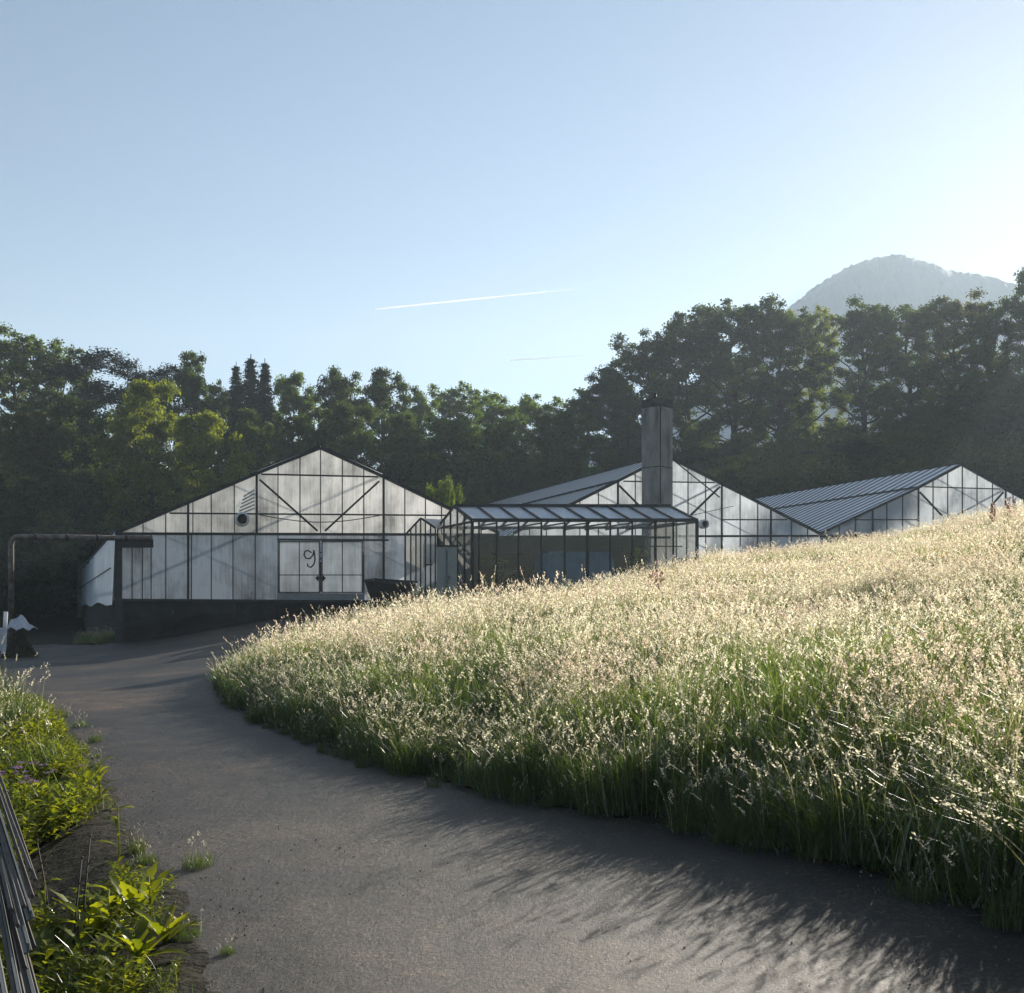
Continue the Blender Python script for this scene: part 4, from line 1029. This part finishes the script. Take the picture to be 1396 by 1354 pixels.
farc = make_coll('meadow_far', [dict(seed=200 + i, nb_=nb, ns=ns, rad=.45, far=True, flowers=fl, pink=pk) for i, (nb, ns, fl, pk) in enumerate([(170, 3, 0, False), (150, 9, 4, False), (130, 16, 0, True), (120, 20, 0, False), (110, 26, 0, True), (100, 34, 0, False)])])
plain_blade = M['blade']; M['blade'] = leafmat('shaded_edge_blades', (.016, .038, .008), (.060, .090, .020), .6, .35, False, (2.0, 1.9, .8), .06)  # darker blades: shaded side of the edge grass put into the colour
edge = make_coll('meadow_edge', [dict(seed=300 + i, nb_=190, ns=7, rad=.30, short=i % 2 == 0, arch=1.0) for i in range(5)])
M['blade'] = plain_blade
rng = np.random.default_rng(9); random.seed(99)
def fld(n, x0, x1, y0, y1):
    return rng.uniform(x0, x1, n), rng.uniform(y0, y1, n)
foot = [(-18, 39), (-9, 31), (-5.6, 25.8), (-4.0, 26.6), (-2.3, 27.8), (-.9, 30.0), (.3, 33.6), (.8, 37.0), (7.2, 38.6), (6.9, 43), (60, 58), (60, 120), (-60, 120)]
def meadow_pts(n, dens_fn, Y0, Y1):
    x, y = fld(n, -9, 34, Y0, Y1); d = .88 * x + .47 * (y - 9.06)
    dr = pdist(x, y, road_poly); ok = (~inpoly(x, y, road_poly)) & (dr > .12) & (d > -.6) & (x / np.maximum(y, 1) < .80) & ~inpoly(x, y, foot)
    ok &= rng.random(n) < dens_fn(x, y, dr)
    return x[ok], y[ok], dr[ok]
def place(name, x, y, dr, coll, ncoll, smin, smax, zfn=None):
    z = ground_h(x, y); n = len(x); s = rng.uniform(smin, smax, n)
    # patches of taller and shorter growth
    pt = .86 + .24 * np.sin(x * .8 + 2 * np.sin(y * .35)) * np.cos(y * .6 + x * .2)
    sz = s * pt; sz *= .60 + .40 * sstep(.1, 1.1, dr + .25 * np.sin(x * 3.1 + y * 2.3)); sz *= np.where(y > 24, .86, 1) * rng.uniform(.68, 1.12, n)
    rot = np.stack([rng.normal(0, .10, n), rng.normal(0, .10, n), rng.random(n) * 6.28], 1)
    o = scatter(name, np.stack([x, y, z], 1), rot, np.stack([s, s, sz], 1), np.clip((ncoll * (.42 + .34 * np.sin(x * .55 + 1.7 * np.sin(y * .31)) * np.cos(y * .42 - x * .23) + .10 * np.sin(x * 2.1 + y) + rng.normal(0, .2, n) + .10 * sstep(2, 10, x) - .30 * (1 - sstep(.2, 1.8, dr)) - .34 * sstep(23, 28, y) * (1 - sstep(7, 14, x)))).astype(int), 0, ncoll - 1) if ncoll > 5 else rng.integers(0, ncoll, n), coll)  # greener clumps picked at path edge and rear band stand in for shade
    print(name, n); return o
x, y, dr = meadow_pts(9000, lambda x, y, d: 1.0, 2.5, 17); kx = dr > .25
o = place('meadow_grass', x[kx], y[kx], dr[kx], near, 8, .8, 1.12); tag(o, 'tall flowering meadow grass on the near slope', 'grass')
x, y, dr = meadow_pts(15000, lambda x, y, d: 1.0, 17, 42)
o = place('meadow_grass', x, y, dr, farc, 6, .8, 1.12); tag(o, 'pale flowering meadow grass toward the crest of the slope', 'grass')
# edge grass hugging the path
x, y = fld(90000, -9, 12, 1.5, 40); dr = pdist(x, y, road_poly); d = .88 * x + .47 * (y - 9.06)
ok = (~inpoly(x, y, road_poly)) & (dr < .9) & (d > -2.5) & (pdist(x, y, right_edge, False) < .95) & (rng.random(len(x)) < .28)
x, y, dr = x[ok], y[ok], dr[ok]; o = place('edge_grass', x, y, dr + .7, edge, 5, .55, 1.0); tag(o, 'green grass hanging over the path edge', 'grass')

x, y = fld(60000, -9, 10, 2, 34); dr = pdist(x, y, road_poly); ok = inpoly(x, y, road_poly) & (dr < .30) & (rng.random(len(x)) < .10 * (.3 + (np.sin(x * 3.3 + y * 1.7) > .1)))
x, y = x[ok], y[ok]; n = len(x); s_ = rng.uniform(.12, .36, n); print('tufts', n)
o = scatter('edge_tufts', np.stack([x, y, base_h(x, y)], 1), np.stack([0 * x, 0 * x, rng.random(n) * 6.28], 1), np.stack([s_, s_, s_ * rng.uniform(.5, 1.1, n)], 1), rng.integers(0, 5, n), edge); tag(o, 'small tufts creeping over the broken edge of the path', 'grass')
V, Fc, MI = [], [], []; random.seed(31)
xx, yy = fld(9000, -8, 4, 3.5, 20); kq = (inpoly(xx, yy, road_poly) | ((pdist(xx, yy, left_edge, False) < 1.1) & (yy < 10))) & (rng.random(9000) < np.where(pdist(xx, yy, road_poly) < .7, .5, .06))
for a, b in zip(xx[kq], yy[kq]):
    an = random.random() * 6.28; ribbon(V, Fc, MI, (a, b, max(float(base_h(a, b)) * inpoly(a, b, road_poly), gh(a, b)) + .016), (math.cos(an), math.sin(an), .12), random.uniform(.03, .11), .004, (.2, .2, .1), 0, 2)
o = npmesh('straw_litter', V, Fc, M['drystem']); tag(o, 'dry grass stalks lying scattered on the path', 'litter', kind='stuff')
# arching foreground grasses at the right
fg = MB()
random.seed(77); V, Fc, MI = [], [], []
for i in range(42):
    bx = random.uniform(2.35, 3.3); by = random.uniform(4.6, 6.2)
    an = random.uniform(math.pi * .8, math.pi * 1.3); t = random.uniform(.15, .5)
    p, d = ribbon(V, Fc, MI, (bx, by, gh(bx, by)), (math.cos(an) * t, math.sin(an) * t, 1), random.uniform(.7, 1.0), .005, (math.cos(an) * 1.3, math.sin(an) * 1.3, .75), 2, 8)
    for j in range(34):
        s = j / 34; c = p + d * .2 * (s - .6); q = c + np.array([random.gauss(0, .010), random.gauss(0, .010), random.gauss(0, .008)])
        l_ = random.uniform(.007, .012); w_ = l_ * .4; e = d + np.array([random.gauss(0, .4), random.gauss(0, .4), random.gauss(0, .3)]); e /= np.linalg.norm(e)
        f = np.cross(e, np.array([random.gauss(0, 1), random.gauss(0, 1), random.gauss(0, 1)])); f /= np.linalg.norm(f)
        b = len(V); V += [q - e * l_, q - f * w_, q + e * l_, q + f * w_]; Fc.append((b, b + 1, b + 2, b + 3)); MI.append(1)
o = npmesh('arching_grass', V, Fc, [M['blade'], M['seed'], M['drystem']], mi=MI); tag(o, 'arching seed heads leaning over the path at the lower right', 'grass', kind='stuff')

# rust red docks on the crest
def dock(px, py, Y, h, lab):
    a = pix(px, py, Y); z = gh(a.x, a.y); V, Fc, MI = [], [], []
    for k in range(3):
        p, d = ribbon(V, Fc, MI, (random.gauss(0, .05), random.gauss(0, .05), 0), (random.gauss(0, .1), random.gauss(0, .1), 1), h, .014, (0, 0, .05), 0, 4)
        for j in range(170):
            s = random.random(); q = p - d * h * .5 * s + rng.normal(0, .045, 3) * (.3 + s); e = rng.normal(size=3); e /= np.linalg.norm(e); f = np.cross(e, rng.normal(size=3)); f /= np.linalg.norm(f)
            b = len(V); V += [q - e * .022, q - f * .012, q + e * .022, q + f * .012]; Fc.append((b, b + 1, b + 2, b + 3)); MI.append(0)
    o = npmesh('dock_plant', V, Fc, [M['dock']], mi=MI); o.location = (a.x, a.y, z); tag(o, lab, 'dock plant', 'rust red docks in the meadow')
dock(1351, 720, 33, 1.25, 'taller rust red dock on the meadow crest below the farthest gable')
dock(1373, 712, 34, 1.3, 'rust red dock on the crest nearest the right edge of the picture')
dock(893, 850, 22, 1.05, 'small reddish dock alone in the middle of the meadow')

# ------------------------------------------------------------------ verge plants on the left
def leaf(V, Fc, base, az, ln, wd, rise, lobed=True, arch=.9):
    n = 9; b = len(V); p = np.array(base, float); d = np.array([math.cos(az), math.sin(az), rise]); d /= np.linalg.norm(d); side = np.array([-math.sin(az), math.cos(az), 0])
    for i in range(n + 1):
        s = i / n; w = wd * (math.sin(math.pi * min(1, s * .92 + .06)) ** .8) * (.45 + .75 * s)
        if lobed: w *= (1.15 if i % 2 else .72)
        upv = np.cross(d, side) * -1
        V += [p - side * w + np.array([0, 0, 1]) * w * .35, p, p + side * w + np.array([0, 0, 1]) * w * .35]
        d = d + np.array([0, 0, -arch / n]); d /= np.linalg.norm(d); p = p + d * ln / n
    for i in range(n):
        k = b + 3 * i; Fc.append((k, k + 1, k + 4, k + 3)); Fc.append((k + 1, k + 2, k + 5, k + 4))
def weed(seed, nl, ln, wd, upright=False, stemh=.0):
    random.seed(seed); V, Fc = [], []
    for i in range(nl):
        az = i * 2.399 + random.uniform(-.3, .3); z = (stemh * (i + 1) / nl * .95 if upright else 0)
        leaf(V, Fc, (0, 0, z), az, ln * random.uniform(.7, 1.15) * (1 - .35 * (i / nl) if upright else 1), wd * random.uniform(.8, 1.15), random.uniform(.7, 2.2) if not upright else random.uniform(.5, 1.4), True, random.uniform(.5, 1.3))
    return V, Fc
wprot = {}
def weed_thing(key, nl, ln, wd, upright, stemh, X, Y, sc, tint, lab, rz=0, name='leafy_weed', cat='weed'):
    if key not in wprot:
        V, Fc = weed(len(wprot) + 500, nl, ln, wd, upright, stemh); lo = npmesh('leaves', V, Fc, M['weed'], link=False, smooth=True); s = MB(); s.tube([(0, 0, -.05), (.01, 0, max(.06, stemh * .5)), (0, .01, max(.08, stemh))], [.008, .006, .003], 6); st = s.build('stem', M['weed']); wprot[key] = (lo.data, st.data); bpy.data.objects.remove(lo); bpy.data.objects.remove(st)
    r_ = empty(name, (X, Y, gh(X, Y)), rz); r_.scale = (sc, sc, sc)
    for nm, me in zip(('leaves', 'stem'), wprot[key]):
        o = bpy.data.objects.new(nm, me); COL.objects.link(o); o.parent = r_; o.color = (*tint, 1)
    tag(r_, lab, cat, 'weeds on the left verge'); return r_
def gp(px, py, z=0.0): Y = (CAMZ - z) * F / (py - HOR); return (px - 698) / F * Y, Y
WL = [('tall', 9, .16, .024, True, .48, (160, 1245), 1.0, 'upright weed standing alone at the path edge with leaves up its stem'),
      ('ros', 16, .26, .036, False, 0, (128, 1290), 1.15, 'big leafy rosette in the middle of the verge clump'),
      ('ros', 16, .26, .036, False, 0, (185, 1290), 1.1, 'leafy rosette under the lone upright weed'),
      ('ros', 16, .26, .036, False, 0, (72, 1330), 1.1, 'leafy rosette closest to the pile of laths'),
      ('ros2', 12, .22, .030, False, 0, (225, 1330), 1.0, 'small rosette at the path edge in the bottom corner'),
      ('tall', 9, .16, .024, True, .48, (60, 1300), .9, 'upright weed beside the near end of the laths'),
      ('tall2', 12, .18, .028, True, .34, (110, 1345), 1.0, 'upright weed at the bottom of the picture between the rosettes'),
      ('tall2', 12, .18, .028, True, .34, (150, 1330), 1.0, 'bushy upright weed right of the big rosette'),
      ('ros2', 12, .22, .030, False, 0, (190, 1350), 1.0, 'rosette cut by the bottom edge near the path'),
      ('tall2', 12, .18, .028, True, .34, (135, 1120), 1.0, 'upright weed where the verge grass ends at the path'),
      ('ros2', 12, .22, .030, False, 0, (115, 1100), 1.1, 'rosette just left of the weed at the end of the verge grass'),
      ('tall2', 12, .18, .028, True, .34, (205, 1310), .8, 'low bushy weed between the rosettes at the path edge')]
for i, (k, nl, ln, wd_, upr, sh, (px, py), sc, lab) in enumerate(WL):
    X, Y = gp(px, py, -.15); weed_thing(k, nl, ln, wd_, upr, sh, X, Y, sc, (1, 1, 1), lab, rz=i * 1.3)
# ground cover
vc = bpy.data.collections.new('verge_clumps')
for s in range(5):
    V, Fc = [], []; random.seed(700 + s); MI = []
    for k in range(7):
        vv, ff = weed(710 + s * 9 + k, 11, .12, .026, True, random.uniform(.12, .34)); ox, oy = random.gauss(0, .12), random.gauss(0, .12); b = len(V)
        V += [p + np.array([ox, oy, 0]) for p in vv]; Fc += [tuple(b + q for q in f) for f in ff]; MI += [0] * len(ff)
    V2, F2, M2 = [], [], []
    for k in range(12):
        a = random.random() * 6.28; r_ = random.random() * .25; an = random.random() * 6.28
        ribbon(V2, F2, M2, (math.cos(a) * r_, math.sin(a) * r_, 0), (math.cos(an) * .3, math.sin(an) * .3, 1), random.uniform(.15, .4), .008, (math.cos(an) * .7, math.sin(an) * .7, .6), 1, 4)
    b = len(V); V += V2; Fc += [tuple(b + q for q in f) for f in F2]; MI += M2
    o = npmesh('verge_%d' % s, V, Fc, [M['weed'], M['blade']], mi=MI, link=False); vc.objects.link(o)
rng = np.random.default_rng(3)
x, y = fld(60000, -14, 1, 3.2, 23); dl = pdist(x, y, left_edge, False); d = .88 * x + .47 * (y - 9.06); w_ = .75 + .08 * y
hole = ((np.hypot((x + 2.95), (y - 7.1) * .45) < .72))
ok = (~inpoly(x, y, road_poly)) & (d < 0) & (dl > .06) & (dl < w_) & ~hole & (rng.random(len(x)) < np.where(y > 7.5, .20, .13) * (np.sin(x * 2.7 + y) * np.cos(y * 1.9) > -.55))
x, y, dl = x[ok], y[ok], dl[ok]; z = ground_h(x, y); n = len(x); print('verge', n)
s = rng.uniform(.7, 1.2, n) * (.5 + .5 * sstep(.0, .5, dl)) * np.where(y > 7.5, 1, .8)
o = scatter('verge_growth', np.stack([x, y, z], 1), np.stack([rng.normal(0, .1, n), rng.normal(0, .1, n), rng.random(n) * 6.28], 1), np.repeat(s[:, None], 3, 1), rng.integers(0, 5, n), vc)
tag(o, 'low green leafy growth along the left verge of the path', 'ground cover')
# taller grasses at the far end of the verge and dark grass beyond the yard
x, y = fld(9000, -16, -3, 9, 24); dl = pdist(x, y, left_edge, False); d = .88 * x + .47 * (y - 9.06)
ok = (~inpoly(x, y, road_poly)) & (d < 0) & (dl > .35) & (dl < 2.8) & (rng.random(len(x)) < np.where(y > 14, .22, .01))
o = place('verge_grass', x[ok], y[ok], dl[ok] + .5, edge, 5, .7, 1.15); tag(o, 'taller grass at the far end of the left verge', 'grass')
x, y = fld(6000, -26, -11, 24, 44)
ok = (~inpoly(x, y, road_poly)) & (x < -12 - (y - 24) * .12)
x, y = x[ok], y[ok]; x2, y2 = fld(2600, -7, 3, 26, 39); k2 = (~inpoly(x2, y2, road_poly)) & (pdist(x2, y2, road_poly) > .2) & inpoly(x2, y2, foot) & (y2 < 37.3); print('short', k2.sum())
z2 = ground_h(x2[k2], y2[k2]); n2 = int(k2.sum())
og = scatter('rough_grass', np.stack([x2[k2], y2[k2], z2], 1), np.stack([0 * z2, 0 * z2, rng.random(n2) * 6.28], 1), np.stack([rng.uniform(.7, 1.1, n2), rng.uniform(.7, 1.1, n2), rng.uniform(.18, .42, n2)], 1), rng.integers(0, 6, n2), farc); tag(og, 'short rough grass between the meadow and the greenhouse doors', 'grass')
ok = x < 99
o = place('yard_grass', x[ok], y[ok], x[ok] * 0 + 1, farc, 6, .5, .9); tag(o, 'dark rank grass at the left of the yard', 'grass')
# purple flowers
X, Y = gp(33, 1088, .1); V, Fc, MI = [], [], []
random.seed(5)
for k in range(26):
    ox, oy = random.gauss(0, .14), random.gauss(0, .14)
    p, d = ribbon(V, Fc, MI, (ox, oy, -.25), (random.gauss(0, .15), random.gauss(0, .15), 1), random.uniform(.5, .62), .005, (0, 0, .1), 0, 3)
    for j in range(16):
        q = p + np.array([random.gauss(0, .016), random.gauss(0, .016), random.gauss(0, .005)]); e = np.array([math.cos(j), math.sin(j), .3]) * .010; f = np.array([-math.sin(j), math.cos(j), .2]) * .008
        b = len(V); V += [q - e, q - f, q + e, q + f]; Fc.append((b, b + 1, b + 2, b + 3)); MI.append(1)
o = npmesh('flower_cluster', V, Fc, [M['blade'], M['purple']], mi=MI); o.location = (X, Y, gh(X, Y) + .2); tag(o, 'cluster of small purple flowers beside the far end of the laths', 'flowers')
# dead stalks
random.seed(8)
for i, (px, py, h, lab) in enumerate([(100, 1300, .52, 'dry reddish stalk left of the big rosette'), (112, 1290, .58, 'dry pale stalk rising above the big rosette'), (72, 1250, .5, 'dry leaning stalk against the laths')]):
    X, Y = gp(px, py, -.1); g = MB(); ln_ = (-.1 if i == 2 else .03)
    g.tube([(0, 0, -.1), (ln_ * .4, 0, h * .5), (ln_, .03, h)], [.006, .005, .003], 6); g.tube([(ln_ * .7, 0, h * .75), (ln_ * .7 + .05, .03, h * .9)], [.003, .002], 5); g.tube([(ln_, .03, h), (ln_ + .003, .03, h + .012)], [.007, .004], 6)
    o = g.build('dry_stalk', M['wood']); o.location = (X, Y, gh(X, Y)); tag(o, lab, 'stalk', 'dry stalks in the verge')
# pebbles and crumbs on the path
V, Fc = [], []
rng = np.random.default_rng(4); x, y = fld(26000, -8, 4, 3.6, 22); k = inpoly(x, y, road_poly); k &= rng.random(len(x)) < np.where(pdist(x, y, road_poly) < .5, .50, .06)
x, y = x[k], y[k]; z = base_h(x, y)
for a, b, c in zip(x, y, z):
    s = rng.uniform(.002, .007) * (2.2 if rng.random() < .01 else 1); i0 = len(V); an = rng.random() * 6.28
    for q in range(4): V.append((a + math.cos(an + q * 1.57) * s * rng.uniform(.7, 1.2), b + math.sin(an + q * 1.57) * s, c + .0))
    for q in range(4): V.append((a + math.cos(an + q * 1.57) * s * .5, b + math.sin(an + q * 1.57) * s * .5, c + .008 + s * .25))
    Fc += [(i0 + 4, i0 + 5, i0 + 6, i0 + 7)] + [(i0 + q, i0 + (q + 1) % 4, i0 + 4 + (q + 1) % 4, i0 + 4 + q) for q in range(4)]
M['stone'] = solid('grit', (.32, .28, .23), .9, 0, .8, 40)
tag(npmesh('grit', V, Fc, M['stone']), 'loose grit and pebbles lying on the path', 'grit', kind='stuff')

# ------------------------------------------------------------------ vapour trails, outside the haze
def vapour_mat():
    m, t = mat('vapour'); tc = N(t, 'TexCoord'); sx = N(t, 'SeparateXYZ'); L(t, tc.outputs['Generated'], sx.inputs[0])
    r = ramp(t, sx.outputs[0], [(0, (0, 0, 0)), (.04, (1, 1, 1)), (.45, (.6, .6, .6)), (1, (0, 0, 0))])
    n = noise(t, .004, 5); mm = N(t, 'Math', operation='MULTIPLY'); L(t, r.outputs[0], mm.inputs[0]); L(t, n.outputs[0], mm.inputs[1])
    ma = N(t, 'Math', operation='MULTIPLY', i_1=1.6); ma.use_clamp = True; L(t, mm.outputs[0], ma.inputs[0])
    d = N(t, 'BsdfDiffuse'); d.inputs[0].default_value = (.95, .95, .95, 1); tr = N(t, 'BsdfTranslucent'); tr.inputs[0].default_value = (.95, .95, .95, 1)
    a = N(t, 'MixShader', i_0=.6); L(t, d.outputs[0], a.inputs[1]); L(t, tr.outputs[0], a.inputs[2])
    tp = N(t, 'BsdfTransparent'); b = N(t, 'MixShader'); L(t, ma.outputs[0], b.inputs[0]); L(t, tp.outputs[0], b.inputs[1]); L(t, a.outputs[0], b.inputs[2])
    o = N(t, 'OutputMaterial'); L(t, b.outputs[0], o.inputs[0]); return m
M['vapour'] = vapour_mat()
for a, b, r0, lab in (((508, 422), (822, 390), 5.5, 'long thin white vapour trail high over the wide greenhouse'), ((694, 491.5), (806, 484), 4.5, 'short faint vapour trail low over the distant ridge')):
    A, B = pix(*a, 6000), pix(*b, 6600); g = MB(); g.tube([A.lerp(B, t / 12) - A for t in range(13)], [r0 * (.35 + .65 * math.sin(math.pi * min(1, t / 12 + .12)) ** .5) for t in range(13)], 8)
    o = g.build('vapour_trail', M['vapour']); o.location = A; o['category'] = 'vapour trail'; o['label'] = lab; o['group'] = 'vapour trails'

# ------------------------------------------------------------------ haze
if HAZE:
    g = MB(); g.hexa([(-900, -300, -3), (900, -300, -3), (900, 1100, -3), (-900, 1100, -3), (-900, -300, 275), (900, -300, 275), (900, 1100, 275), (-900, 1100, 275)])
    m, t = mat('haze'); pv = N(t, 'VolumePrincipled'); pv.inputs['Color'].default_value = (.74, .88, 1, 1); pv.inputs['Density'].default_value = HAZE; pv.inputs['Anisotropy'].default_value = .3
    o = N(t, 'OutputMaterial'); L(t, pv.outputs[0], o.inputs[1]); hz = g.build('haze', m); tag(hz, kind='stuff')
